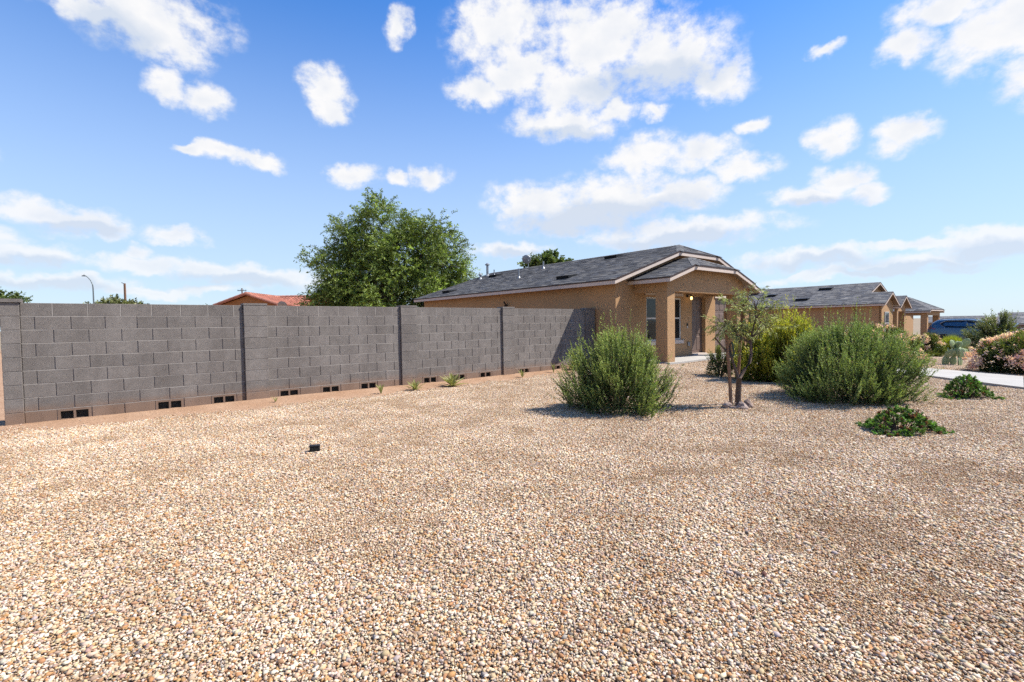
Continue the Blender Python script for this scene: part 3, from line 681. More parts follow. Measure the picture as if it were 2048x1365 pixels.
def panel_door(parent, name, x0, x1, z0, z1, y, mat, cols=2, rows=((.05,.30),(.34,.74),(.80,.95)), handle=True):
    d = bpy.data.objects.new(name, None); col.objects.link(d); d.parent = parent
    mb = MB(); mb.box(x0, x1, y, y + .045, z0, z1); mb.build('door_leaf', mat, d)
    w = x1 - x0; h = z1 - z0
    for (a, b) in rows:
        for c in range(cols):
            m = 0.13 * w if cols == 2 else 0.03 * w; cw = (w - m * (cols + 1)) / cols; px = x0 + m + c * (cw + m)
            mb = MB(); e = .018; za, zb = z0 + a * h, z0 + b * h
            mb.add([(px, y-.001, za), (px+cw, y-.001, za), (px+cw, y-.001, zb), (px, y-.001, zb), (px+e, y-.012, za+e), (px+cw-e, y-.012, za+e), (px+cw-e, y-.012, zb-e), (px+e, y-.012, zb-e)],
                   [(4,5,6,7), (0,1,5,4), (1,2,6,5), (2,3,7,6), (3,0,4,7)]); mb.build('panel', mat, d)
    if handle:
        mb = MB(); hx = x0 + .08; mb.tube([(hx, y - .002, z0 + .95), (hx, y - .05, z0 + .95), (hx + .09, y - .055, z0 + .95)], .012, 8); mb.build('handle', M['black'], d)
    return d

# ---------------- the near house
house = thing('stucco_house', 'tan stucco house with grey shingle roof and columned front porch beside block wall', 'house', W(0, 0, 0), TH)
T0, T1, NF, NB = 12.40, 20.90, 0.80, -10.80
ZE, ZR, TE0, TE1, RF, RB = 2.665, 4.16, 11.994, 21.306, 1.115, -11.08
SL = (ZR - ZE) / (16.65 - TE0)
YF, YB, WT, ZB, ZW = -NF, -NB, 0.15, 0.02, 2.62
mb = MB()
WX0, WX1, WZ0, WZ1 = 13.93, 15.93, 0.78, 2.205
DX0, DX1, DZ0, DZ1 = 16.62, 17.53, 0.255, 2.28
GX0, GX1, GZ1 = 18.22, 20.62, 2.26
for a, b, z0, z1 in ((T0, WX0, ZB, ZW), (WX0, WX1, ZB, WZ0), (WX0, WX1, WZ1, ZW), (WX1, DX0, ZB, ZW), (DX0, DX1, DZ1, ZW), (DX0, DX1, ZB, DZ0 - .06), (DX1, GX0, ZB, ZW), (GX0, GX1, GZ1, ZW), (GX1, T1, ZB, ZW)):
    mb.box(a, b, YF, YF + WT, z0, z1)
def roofz(t): return ZE + SL * (min(t, 33.3 - t) - TE0) - 0.055
mb.prism([(T0, ZW), (T1, ZW), (T1, roofz(T1)), (17.90, 3.74), (15.40, 3.74), (T0, roofz(T0))], YF, YF + WT)
mb.build('front_wall', M['stucco'], house)
mb = MB(); mb.box(T0, T0 + WT, YF + WT, YB - WT, ZB, roofz(T0) - .001); mb.build('side_wall', M['stucco'], house)
mb = MB(); mb.box(T1 - WT, T1, YF + WT, YB - WT, ZB, roofz(T1) - .001); mb.build('side_wall', M['stucco'], house)
mb = MB(); mb.prism([(T0, ZB), (T1, ZB), (T1, roofz(T1)), (16.65, roofz(16.65)), (T0, roofz(T0))], YB - WT, YB); mb.build('back_wall', M['stucco'], house)
mb = MB(); mb.box(T0 + WT, T1 - WT, YF + WT + .6, YF + WT + .64, 0.1, 2.6); mb.box(T0 + WT, T1 - WT, YF + WT, YB - WT, 0.05, 0.1); mb.build('dark_interior', M['dark'], house)  # near-black sheet and floor: the dimness indoors is put into their colour
gable_roof(house, TE0, TE1, ZE, ZR, RF, RB, clip=(3.745, 0.30), seed=3)
# porch
PT0, PT1, PZE, PZR, PF = 12.975, 18.225, 2.69, 3.505, 2.285
PSL = (PZR - PZE) / (15.6 - PT0)
gable_roof(house, PT0, PT1, PZE, PZR, PF, 0.803, clip=(3.105, 1.38), seed=8, back_rake=False)
BF, BZ = 1.98, 2.30
CX = ((13.29, 13.69), (17.51, 17.91))
def pz(t): return PZE + PSL * (min(t, 31.2 - t) - PT0) - 0.055
mb = MB(); mb.prism([(13.29, BZ), (17.91, BZ), (17.91, pz(17.91)), (16.86, 3.10), (14.34, 3.10), (13.29, pz(13.29))], -BF, -BF + 0.30); mb.build('porch_gable', M['stucco'], house)
for a, b in ((13.29, 13.59), (17.61, 17.91)):
    mb = MB(); mb.box(a, b, -BF + .30, YF - .001, BZ, pz(13.29) - .002); mb.build('beam', M['stucco'], house)
mb = MB(); mb.box(13.59, 17.61, -BF + .30, YF - .001, 2.52, 2.55); mb.build('porch_ceiling', M['trim'], house)
for a, b in CX:
    mb = MB(); mb.box(a, b, -BF, -BF + .40, 0.10, BZ); cme = mb.build('column', M['stucco'], house)
    bv = cme.modifiers.new('bevel', 'BEVEL'); bv.width = 0.012; bv.segments = 2
mb = MB(); mb.box(13.22, 18.02, -2.10, YF - .001, 0.02, 0.205); mb.build('porch_slab', M['concrete'], house)
mb = MB(); mb.box(18.03, 20.8, -2.6, YF - .001, 0.0, 0.19); mb.build('garage_apron', M['concrete'], house)
window(house, WX0, WX1, WZ0, WZ1, YF, split=True, sash=1.52)
mb = MB(); mb.box(DX0 - .0, DX1 + .0, YF - .06, YF + .18, .206, DZ0); mb.build('threshold', M['trim'], house)
panel_door(house, 'front_door', DX0, DX1, DZ0, DZ1, YF + .14, M['door'])
panel_door(house, 'garage_door', GX0, GX1, 0.195, GZ1, YF + .09, M['door'], 6, ((.03,.22),(.28,.47),(.53,.72),(.78,.97)), False)
mb = MB(); mb.box(GX0 - .05, GX1 + .05, YF - .03, YF - .001, GZ1 - .0, GZ1 + .13); mb.build('garage_header', M['trim'], house)
lamp = bpy.data.objects.new('wall_lamp', None); col.objects.link(lamp); lamp.parent = house; lamp.location = (16.30, YF, 2.25)
mb = MB(); mb.tube([(0, -.001, .04), (0, -.03, .04)], .055, 14); mb.tube([(0, -.02, .05), (0, -.07, .09), (.0, -.13, .10), (0, -.17, .06)], .012, 8); mb.lathe([(.02, .0), (.075, -.03), (.08, -.05), (.02, -.05)], 14, (0, -.17, .06)); mb.build('bracket', M['black'], lamp)
mb = MB(); mb.lathe([(.012, -.16), (.036, -.13), (.042, -.10), (.03, -.06), (.016, -.045)], 12, (0, -.17, .06)); mb.build('bulb', M['bulb'], lamp, True)
mb = MB(); mb.box(16.27, 16.33, YF - .025, YF - .001, 1.24, 1.33); mb.build('doorbell', M['black'], house); mb = MB(); mb.box(16.275, 16.325, YF - .022, YF - .001, 1.17, 1.238); mb.build('doorbell_plate', M['white'], house)
mb = MB(); mb.box(16.29, 16.42, YF - .05, YF - .001, .55, .68); mb.build('outlet_cover', M['galv'], house)
mb = MB(); mb.tube([(T0 - .001, 4.39, 2.10), (T0 - .10, 4.39, 2.16), (T0 - .16, 4.39, 2.26)], .03, 8); mb.tube([(T0 - .10, 4.33, 2.10), (T0 - .20, 4.30, 2.06)], .05, 10); mb.build('floodlight', M['brown_metal'], house)
def rz_(t): return ZE + SL * (t - TE0)
for t, n in ((15.86, -2.17), (12.88, -1.83), (12.65, -9.1), (15.35, -9.12)):
    z = rz_(t); vt = bpy.data.objects.new('roof_vent', None); col.objects.link(vt); vt.parent = house; vt.location = (t, -n, z); vt.rotation_euler = (0, -math.atan(SL), 0)
    mb = MB(); mb.prism([(-.06, .012), (.40, .012), (.40, .03), (-.06, .115)], -.30, .30); mb.build('hood', M['shingle'] if False else M['black'], vt)
    mb = MB(); mb.box(-.064, -.06, -.27, .27, .02, .10); mb.build('mouth', M['dark'], vt)
for t, n, h, r, capd in ((14.1, -5.69, .42, .035, 0), (15.71, -5.89, .34, .035, 0), (15.86, -10.3, .60, .065, 1), (15.71, -9.53, .32, .03, 0), (15.21, -10.03, .22, .05, 1)):
    z = rz_(t); vt = bpy.data.objects.new('vent_pipe', None); col.objects.link(vt); vt.parent = house; vt.location = (t, -n, z - .02)
    mb = MB(); mb.tube([(0, 0, 0), (0, 0, h)], r, 10); mb.build('pipe', M['galv'], vt)
    mb = MB(); mb.lathe([(r * 2.6, .0), (r * 1.2, .09), (r * 1.02, .10)], 12, (0, 0, 0)); mb.build('flashing', M['galv'], vt)
    if capd: mb = MB(); mb.lathe([(r * 1.9, h - .02), (r * 1.9, h + .02), (r * .3, h + .10)], 12); mb.build('cap', M['galv'], vt)
dish = thing('satellite_dish', 'round grey satellite dish on a short mast above the near house ridge', 'satellite dish', W(16.75, -8.1, 4.12), TH)
mb = MB(); mb.tube([(0, 0, -.05), (0, 0, .46)], .02, 8); mb.build('mast', M['galv'], dish)
mb = MB(); vs = []; fs = []; R_ = .22
for i in range(6):
    for k in range(24):
        r = R_ * i / 5; q = 2 * math.pi * k / 24; vs.append((r * math.cos(q), .05 * (r / R_) ** 2, r * math.sin(q)))
for i in range(5):
    for k in range(24): k2 = (k + 1) % 24; fs.append((i*24+k, i*24+k2, (i+1)*24+k2, (i+1)*24+k))
mb.add(vs, fs); dp = mb.build('reflector', M['galv'], dish, True, loc=(-.17, -.06, .44), rot=(.35, 0, -.9)); sd = dp.modifiers.new('solid', 'SOLIDIFY'); sd.thickness = .012
mb = MB(); mb.tube([(0, 0, .40), (-.17, -.03, .44)], .014, 6); mb.tube([(-.17, -.1, .28), (-.26, -.30, .36)], .009, 6); mb.box(-.29, -.24, -.34, -.28, .34, .40); mb.build('feed_arm', M['galv'], dish)

# ---------------- the second house down the street
h2 = thing('stucco_house', 'brown stucco house with two small front gables behind the big shrubs', 'house', W(39.24, 1.0, -0.30), TH)
def L2(t, n): return (t - 39.24, -(n - 1.0))
e0 = 0.0; zb = 2.68
gable_roof(h2, e0, e0 + 9.3, zb, zb + 1.65, -1.41, -15.0, expo=0.15, tabw=(.2, .45), seed=21, tint=1.25)
gable_roof(h2, e0 - .003, e0 + 3.42, zb + .002, zb + .80, 0.0, -1.6, expo=0.15, tabw=(.2, .45), seed=22, tint=1.25, back_rake=False)
gable_roof(h2, e0 + 3.7, e0 + 6.6, zb - .14, zb + .62, 0.0, -1.6, expo=0.15, tabw=(.2, .45), seed=23, tint=1.25, back_rake=False)
mb = MB(); mb.box(.42, .57, .31, 14.8, -.1, zb + .08); mb.build('side_wall', M['stucco'], h2)
mb = MB(); mb.prism([(.42, -.1), (8.9, -.1), (8.9, zb + .08), (4.65, zb + 1.55), (.42, zb + .08)], 1.72, 1.87); mb.build('front_wall', M['stucco'], h2)
mb = MB(); mb.prism([(.42, -.1), (3.0, -.1), (3.0, zb + .1), (1.71, zb + .70), (.42, zb + .1)], .30, .45); mb.build('bedroom_front', M['stucco'], h2)
mb = MB(); mb.box(2.85, 3.0, .45, 1.72, -.1, zb + .06); mb.build('bedroom_side', M['stucco'], h2)
mb = MB(); mb.prism([(4.05, 2.2), (6.25, 2.2), (6.25, zb - .06), (5.15, zb + .50), (4.05, zb - .06)], .30, .45); mb.build('porch_gable', M['stucco'], h2)
for a in (4.05, 5.95):
    mb = MB(); mb.box(a, a + .3, .30, .60, -.1, 2.2); mb.build('column', M['stucco'], h2)
mb = MB(); mb.box(3.0, 4.05, .62, .75, -.05, 2.25); mb.build('white_door_panel', M['white'], h2)
window(h2, 1.0, 1.9, .65, 2.15, .225, trim=False)
def vents2(parent, lst, t0, ze, s, k=1.0):
    for kind, t, y in lst:
        z = ze + s * (t - t0)
        vt = bpy.data.objects.new('roof_vent' if kind == 'v' else 'vent_pipe', None); col.objects.link(vt); vt.parent = parent; vt.location = (t, y, z)
        if kind == 'v':
            vt.rotation_euler = (0, -math.atan(s), 0)
            mb = MB(); mb.prism([(-.08, .012), (.42, .012), (.42, .04), (-.08, .16)], -.42, .42); mb.build('hood', M['black'], vt)
            mb = MB(); mb.box(-.085, -.08, -.38, .38, .03, .14); mb.build('mouth', M['dark'], vt)
        else:
            h = .85 if kind == 'P' else .4
            mb = MB(); mb.tube([(0, 0, -.05), (0, 0, h)], .07 if kind == 'P' else .045, 8); mb.build('pipe', M['galv'], vt)
            if kind == 'P': mb = MB(); mb.lathe([(.13, h - .16), (.13, h), (.05, h + .05)], 10); mb.build('cap', M['galv'], vt)
vents2(h2, (('v', 3.6, 4.6), ('v', 1.3, 5.4), ('P', 3.2, 10.6), ('v', 3.3, 9.9), ('p', 2.2, 8.6), ('v', 2.6, 8.2)), 0.0, zb, 1.65 / 4.65)
# ---------------- the third house
h3 = thing('stucco_house', 'far tan stucco house whose columned porch shows past the second house', 'house', W(51.64, 1.0, -0.75), TH)
gable_roof(h3, 0, 5.2, 2.72, 3.95, 0.0, -5.0, clip=(2.86, -1.9), expo=0.17, tabw=(.25, .5), seed=31, tint=1.25)
gable_roof(h3, .6, 9.4, 2.75, 4.1, -2.6, -13, expo=0.17, tabw=(.25, .5), seed=32, tint=1.25)
for (x, y) in ((.25, .25), (.25, 1.95), (4.5, .25)):
    mb = MB(); mb.box(x, x + .42, y, y + .42, -.1, 2.35); mb.build('column', M['stucco'], h3)
mb = MB(); mb.box(.25, .55, .25, 2.9, 2.35, 2.66); mb.box(.55, 4.9, .25, .55, 2.35, 2.66); mb.build('beam', M['stucco'], h3)
mb = MB(); mb.box(.9, 9.0, 2.9, 12.8, -.1, 2.7); mb.build('house_body', M['stucco'], h3)
mb = MB(); mb.box(1.6, 2.5, 2.86, 2.899, .0, 2.1); mb.build('front_door', M['door'], h3)
# ---------------- two far houses on the right
def far_house(label, x, y, z, rz, w, dd, wallc, seed, eave=2.5, rise=1.3):
    h = thing('distant_house', label, 'house', (x, y, z), rz)
    gable_roof(h, -w/2 - .4, w/2 + .4, eave, eave + rise, dd/2 + .3, -dd/2 - .3, expo=0.25, tabw=(.4, .8), seed=seed, tint=1.5)
    mb = MB(); mb.box(-w/2, w/2, -dd/2, dd/2, -1.2, eave + .1); mb.build('house_body', wallc, h)
    for s_, yy in ((-1, dd/2),):
        mb = MB(); mb.prism([(-w/2, eave + .1), (w/2, eave + .1), (0, eave + rise - .25)], -dd/2, -dd/2 + .15); mb.build('gable_wall', wallc, h)
        mb = MB(); mb.prism([(-w/2, eave + .1), (w/2, eave + .1), (0, eave + rise - .25)], dd/2 - .15, dd/2); mb.build('gable_wall', wallc, h)
    for k in range(2):
        yy = -dd/4 + k * dd/2
        wv = bpy.data.objects.new('window', None); col.objects.link(wv); wv.parent = h
        mb = MB(); mb.box(-w/2 - .03, -w/2 - .001, yy - .7, yy + .7, .9, 2.1); mb.build('frame', M['white_frame'], wv)
        mb = MB(); mb.box(-w/2 - .04, -w/2 - .031, yy - .62, yy + .62, .98, 2.02); mb.build('pane', M['glass'], wv)
    return h
M['pinkwall'] = pmat('pink_stucco', (0.36, 0.25, 0.215), (0.33, 0.23, 0.20), 1.0, 0.9, 0.06, 30)
far_house('distant pinkish house with pale grey roof at the right edge, behind red car', 65.3, 54.7, -1.9, -2.36, 9.5, 15.0, M['pinkwall'], 41)
far_house('distant house with grey roof showing just above the dark blue car', 96.5, 106.7, -2.1, -2.36, 9.0, 9.0, M['stucco'], 42)

# ---------------- red tile house
M['tile'] = pmat('clay_tile', (1, 1, 1), None, attr=True, fine=0.2, fscale=6, rough=0.8)
M['orange'] = pmat('orange_stucco', (0.50, 0.225, 0.085), (0.46, 0.205, 0.08), 1.0, 0.9, 0.06, 20)
rh = thing('tile_roof_house', 'orange stucco house with red clay tile roof behind the block wall', 'house', (-22.9, 44.5, 0.0), 0.0)
def tile_field(P0, A, U, wid, length, rnd, clipf=None):
    """rows of barrel tiles on a slope; P0 eave corner, A along eave, U up-slope"""
    mb = MB(); P0, A, U = Vector(P0), Vector(A).normalized(), Vector(U).normalized(); N = A.cross(U)
    if N.z < 0: N = -N
    pw, pl = 0.30, 0.42; nc = int(wid / pw); nr = int(length / pl) + 1
    for r in range(nr):
        v0 = r * pl; v1 = min(v0 + pl * 1.08, length)
        for c_ in range(nc):
            a = c_ * pw
            if clipf and not clipf(a + pw / 2, v0 + pl / 2): continue
            k = rnd.uniform(.75, 1.2); cc = tuple(x * k for x in (0.46, 0.17, 0.11)); seg = []
            for i in range(6):
                q = math.pi * i / 5; seg.append((a + pw * .5 - pw * .5 * math.cos(q), .10 * math.sin(q)))
            vs = [P0 + A*x + U*v0 + N*(h + .035) for x, h in seg] + [P0 + A*x + U*v1 + N*h for x, h in seg] + [P0 + A*x + U*v0 for x, h in seg]
            fs = [(i, i+1, 7+i, 6+i) for i in range(5)] + [(12+i, 13+i, i+1, i) for i in range(5)]
            mb.add(vs, fs, cc)
    return mb
def ridge_tiles(parent, P, Q, rnd, r=.15, step=.42):
    P, Q = Vector(P), Vector(Q); d = (Q - P); n = int(d.length / step); d.normalize(); step = (Q - P).length / n
    for i in range(n):
        p = P + d * (i * step); q = P + d * ((i + 1.06) * step); k = rnd.uniform(.8, 1.15)
        mb = MB(); mb.tube([p, q], [r * 1.08, r * .92], 8, tuple(x * k for x in (0.48, 0.20, 0.135))); mb.build('ridge_tile', M['tile'], parent)
rr = random.Random(9)
rf = bpy.data.objects.new('roof', None); col.objects.link(rf); rf.parent = rh
EZ, RZm = 3.25, 4.36
tile_field((-3.2, 0.6, EZ), (1, 0, 0), (0, 3.4, RZm - EZ), 14.5, math.hypot(3.4, RZm - EZ), rr).build('roof_tiles', M['tile'], rf, kind='stuff')
ridge_tiles(rf, (-3.2, 4.0, RZm + .05), (11.3, 4.0, RZm + .05), rr)
mb = MB(); mb.box(-3.0, 11.1, .9, 7.5, 0, EZ); mb.prism([(-3.0, EZ), (11.1, EZ), (11.1, EZ + .05), (-3.0, EZ + .05)], .9, 7.5); mb.build('house_body', M['orange'], rh)
for gxc, hw, pk in ((0.0, 2.75, 4.30), (7.9, 2.9, 4.75)):
    e = pk - hw * 0.34
    for sg in (-1, 1):
        tile_field((gxc + sg * hw, -2.2, e), (0, 1, 0), (-sg * hw, 0, pk - e), 6.2, math.hypot(hw, pk - e), rr).build('roof_tiles', M['tile'], rf, kind='stuff')
        ridge_tiles(rf, (gxc + sg * hw, -2.22, e + .02), (gxc, -2.22, pk + .06), rr, .13)
    ridge_tiles(rf, (gxc, -2.2, pk + .07), (gxc, 4.0, pk + .07), rr)
    mb = MB(); mb.prism([(gxc - hw + .35, 0), (gxc + hw - .35, 0), (gxc + hw - .35, e + .04), (gxc, pk - .12), (gxc - hw + .35, e + .04)], -1.9, .9); mb.build('gable_wing', M['orange'], rh)
    window(rh, gxc - .8, gxc + .8, .9, 2.2, -1.975, trim=False)
d2 = thing('satellite_dish', 'dark satellite dish in front of the red tile roof, just above the block wall', 'satellite dish', (-18.75, 40.2, 2.05), 0)
mb = MB(); mb.tube([(0, 0, -2.1), (0, 0, 1.0)], .04, 8); mb.build('mast', M['galv'], d2)
d2r = link('reflector', dp.data, d2, (0, -.1, 1.12), (.5, 0, .15)); d2r.scale = (1.7,) * 3

# ---------------------------------------------------------------- vegetation
def unit(v): return v / np.maximum(np.linalg.norm(v, axis=-1, keepdims=True), 1e-9)
def leaf_mesh(name, base, dirs, L, Wd, cols, mat, rng, fat=0.5):
    N = len(base); d = unit(dirs); s = unit(np.cross(d, rng.normal(0, 1, (N, 3)))); L = np.broadcast_to(L, N)[:, None]; Wd = np.broadcast_to(Wd, N)[:, None]
    up = np.cross(s, d) * L * 0.08
    v = np.stack([base, base + d * L * fat + s * Wd / 2 + up, base + d * L, base + d * L * fat - s * Wd / 2 + up], 1).reshape(-1, 3)
    f = np.arange(N * 4).reshape(-1, 4)
    return np_mesh(name, v, f, np.repeat(cols, 4, 0) * LAL, mat)
def vary(rng, c, N, s=0.18, hue=0.06): return np.clip(np.array(c)[None] * np.exp(rng.normal(0, s, (N, 1))) * (1 + rng.normal(0, hue, (N, 3))), 0.004, 0.9)
def shoots(rng, n, R, H, L, up, squash=0.0, shape=None, start=0.55):
    """shoot base points and directions on a dome of radius R and height H"""
    K = max(8, n // 16); kp = rng.uniform(0, 2*np.pi, K); kc = rng.uniform(0.0, 1.0, K) ** 0.85; kl = rng.normal(1, .11, K); ki = rng.integers(0, K, n)
    ph = kp[ki] + rng.normal(0, .13, n); ce = np.clip(kc[ki] + rng.normal(0, .065, n), 0, 1); r = np.sqrt(1 - ce ** 2 * 0.98)
    lump = kl[ki] + 0.10 * np.sin(3 * ph + 1.3) + 0.07 * np.sin(5 * ph + 4 * ce) + rng.normal(0, 0.05, n)
    if shape is not None: lump = lump * shape(ph, ce)
    end = np.stack([np.cos(ph) * r * R * lump, np.sin(ph) * r * R * lump, 0.05 + ce * H * (0.9 + 0.1 * lump)], 1)
    out = unit(np.stack([np.cos(ph) * r, np.sin(ph) * r, ce * 0.8], 1)); d = unit(out * (1 - up) + np.array([0, 0, 1.0]) * up + rng.normal(0, .14, (n, 3)))
    ln = L * rng.uniform(0.65, 1.35, n); return end - d * (ln * start)[:, None], d, ln
def spray_leaves(rng, b, d, ln, per, ang, bend=0.0):
    n = len(b); s = np.tile(np.linspace(0.08, 1.0, per), n) + rng.uniform(-.5, .5, n * per) / per
    B, D, Ln = np.repeat(b, per, 0), np.repeat(d, per, 0), np.repeat(ln, per)
    pos = B + D * (Ln * s)[:, None]; pos[:, 2] -= bend * (Ln * s) ** 2
    a = unit(np.cross(D, rng.normal(0, 1, (n * per, 3)))); ld = D * math.cos(ang) + a * math.sin(ang)
    ld[:, 2] -= bend * s * 0.8
    return pos, ld, s
def bush(name, label, cat, x, y, R, H, c_in, c_out, rng_seed, ns=900, per=44, L=0.42, up=0.5, leafL=0.034, leafW=0.0135, ang=0.75, core=9000, tall=None, group=None, mat='leaf_dull', shape=None, stems=14, spikes=0, dead=0.0):
    rng = np.random.default_rng(rng_seed); z = float(gz(x, y))
    root = thing(name, label, cat, (x, y, z), rng.uniform(0, 6.28), group)
    b, d, ln = shoots(rng, ns, R, H, L, up, shape=shape)
    if spikes:                                          # taller wands standing out of the top
        k = rng.choice(ns, spikes, replace=False); ln[k] *= 1.5; d[k] = unit(d[k] * .45 + np.array([0, 0, 1.0])); b[k, 2] += 0.06
    pos, ld, s = spray_leaves(rng, b, d, ln, per, ang)
    keep = pos[:, 2] > 0.01; pos, ld, s = pos[keep], ld[keep], s[keep]
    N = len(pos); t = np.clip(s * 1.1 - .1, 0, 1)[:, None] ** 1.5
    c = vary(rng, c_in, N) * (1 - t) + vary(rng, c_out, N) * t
    if dead:
        k = rng.uniform(0, 1, N) < dead; c[k] = vary(rng, (0.22, 0.16, 0.09), int(k.sum()))
    ps, ds, ss, cs = [pos], [ld], [np.exp(rng.normal(0, .22, N)) * (1.05 - .35 * s)], [c]
    if core:                                            # leaves inside the bush
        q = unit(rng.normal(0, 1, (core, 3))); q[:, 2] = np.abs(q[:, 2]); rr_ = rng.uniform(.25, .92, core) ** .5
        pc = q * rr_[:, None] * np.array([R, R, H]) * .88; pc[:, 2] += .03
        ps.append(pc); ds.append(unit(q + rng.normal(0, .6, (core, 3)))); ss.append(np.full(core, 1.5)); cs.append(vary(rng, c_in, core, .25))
    P_, D_, S_, C_ = np.concatenate(ps), np.concatenate(ds), np.concatenate(ss), np.concatenate(cs)
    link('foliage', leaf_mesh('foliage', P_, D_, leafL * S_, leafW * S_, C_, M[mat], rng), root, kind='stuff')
    mb = MB()
    for k in range(stems):
        q = 2*math.pi*k/stems + rng.uniform(-.3, .3); r = R * rng.uniform(.35, .8); h = H * rng.uniform(.45, .85)
        mb.tube([(.05*math.cos(q), .05*math.sin(q), -.03), (r*.4*math.cos(q), r*.4*math.sin(q), h*.45), (r*math.cos(q), r*math.sin(q), h)], [.016, .011, .005], 5)
    kk = rng.choice(ns, min(ns, 260), replace=False)
    for i in kk: p = b[i]; e = b[i] + d[i] * ln[i]; mb.tube([p * .6, p, e], [.005, .004, .0015], 3, cap=False)
    mb.build('stems', M['bark'], root)
    return root, rng
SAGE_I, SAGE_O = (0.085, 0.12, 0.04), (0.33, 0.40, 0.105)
bush('sage_shrub', 'round grey-green sage shrub standing in front of the porch', 'shrub', 1.70, 7.92, 0.76, 1.08, SAGE_I, SAGE_O, 1, ns=1150, per=46, L=.42, up=.52, spikes=90, dead=.02, group='two big sage shrubs')
bush('sage_shrub', 'largest and widest grey-green sage shrub, right of the staked tree', 'shrub', 5.80, 8.45, 0.98, 1.05, (0.082,0.118,0.045), (0.29,0.365,0.105), 2, ns=1750, per=46, L=.46, up=.50, spikes=110, dead=.02, group='two big sage shrubs', core=14000)
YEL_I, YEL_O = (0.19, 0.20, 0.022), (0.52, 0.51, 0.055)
bush('hopseed_shrub', 'tall yellow-green shrub between staked tree and largest sage shrub', 'shrub', 6.28, 10.95, 0.60, 1.32, YEL_I, YEL_O, 3, ns=420, per=36, L=.50, up=.72, leafL=.065, leafW=.017, core=4000, spikes=26, mat='leaf', ang=.55, group='yellow-green shrubs')
bush('hopseed_shrub', 'yellow-green shrub growing behind the staked tree, before the porch', 'shrub', 5.68, 11.3, 0.52, 1.08, YEL_I, YEL_O, 4, ns=380, per=34, L=.42, up=.6, leafL=.062, leafW=.017, core=3600, spikes=14, mat='leaf', ang=.6, group='yellow-green shrubs')
bush('hopseed_shrub', 'low loose yellow-green shrub at the left, right beside the porch slab', 'shrub', 5.05, 11.9, 0.36, 0.55, (0.055,0.08,0.02), (0.20,0.23,0.045), 5, ns=130, per=24, L=.3, up=.4, leafL=.05, leafW=.012, core=900, mat='leaf', ang=.6, group='yellow-green shrubs')
# ground covers: fleshy rosettes
def groundcover(label, x, y, R, H, seed, sx=1.0):
    rng = np.random.default_rng(seed); z = float(gz(x, y)); root = thing('ground_cover_plant', label, 'plant', (x, y, z), 0.0, 'low spreading plants in the gravel')
    n = 330; ph = rng.uniform(0, 6.283, n); r = np.sqrt(rng.uniform(0, 1, n)) * (1 + .22*np.sin(3*ph + seed) + .12 * np.sin(7*ph)); hh = H * np.clip(1 - r**1.6, .06, 1) * rng.uniform(.75, 1.2, n)
    cen = np.stack([np.cos(ph)*r*R*sx, np.sin(ph)*r*R*.72, hh], 1); ax = unit(np.stack([np.cos(ph)*r*.8, np.sin(ph)*r*.8, np.full(n, .7)], 1) + rng.normal(0, .25, (n, 3)))
    per = 26; C_ = np.repeat(cen, per, 0); A_ = np.repeat(ax, per, 0); q = unit(np.cross(A_, rng.normal(0, 1, (n*per, 3))))
    kk = np.tile(np.linspace(.15, 1, per), n)[:, None]; d = unit(q * kk + A_ * (1.15 - kk)); base = C_ + A_ * (rng.uniform(-.03, .012, (n*per, 1)))
    cc = vary(rng, (0.12, 0.21, 0.05), n, .32); cc[rng.uniform(0, 1, n) < .13] = np.array([.17, .075, .05]); c = np.repeat(cc, per, 0) * rng.uniform(.7, 1.25, (n*per, 1))
    link('foliage', leaf_mesh('foliage', base, d, rng.uniform(.022, .040, n*per), .014, c, M['leaf'], rng, .62), root, kind='stuff')
    mb = MB()
    for i in range(0, n, 4): p = cen[i]; mb.tube([(0, 0, 0), (p[0]*.5, p[1]*.5, .03), tuple(p)], [.007, .006, .003], 4, cap=False)
    mb.build('stems', M['bark'], root)
groundcover('low dark green spreading plant at the foot of the largest sage shrub', 4.80, 6.02, .46, .27, 21, 1.0)
groundcover('low dark green mounded plant beside the concrete walk', 7.92, 8.5, .44, .36, 22)
# oleanders
def oleander(label, x, y, R, H, seed, nf, pink=(0.90, 0.52, 0.48)):
    root, rng = bush('oleander_shrub', label, 'shrub', x, y, R, H, (0.05, 0.07, 0.022), (0.16, 0.19, 0.045), seed, ns=int(560 * R), per=22, L=.30, up=.42, leafL=.095, leafW=.018, core=int(3600 * R), mat='leaf', ang=.62, group='pink flowering oleanders')
    b, d, ln = shoots(rng, nf, R * 1.02, H * 1.04, .12, .4); end = b + d * ln[:, None]
    per = 15; C_ = np.repeat(end, per, 0) + rng.normal(0, .026, (nf*per, 3)); D_ = unit(np.repeat(d, per, 0) + rng.normal(0, .7, (nf*per, 3)))
    c = vary(rng, pink, nf, .16); c = np.repeat(c, per, 0); w = rng.uniform(0, 1, (nf*per, 1)); c = c * (1 - .45*w) + np.array([.88, .76, .70]) * .45 * w
    link('blossoms', leaf_mesh('blossoms', C_, D_, rng.uniform(.035, .055, nf*per), .034, c, M['petal'], rng, .6), root, kind='stuff')
oleander('large pink flowering oleander beside the concrete walk at the right edge', 12.75, 12.2, .92, .84, 31, 900)
oleander('small pink flowering oleander between largest sage shrub and prickly pear', 17.45, 20.7, .62, .78, 32, 260, (0.82, 0.54, 0.44))
oleander('pink flowering oleander mostly hidden behind the largest sage shrub', 10.55, 14.1, .85, 1.05, 33, 320, (0.78, 0.48, 0.43))
oleander('oleander at the far right beyond the large pink one', 17.6, 16.0, .8, .95, 34, 260)
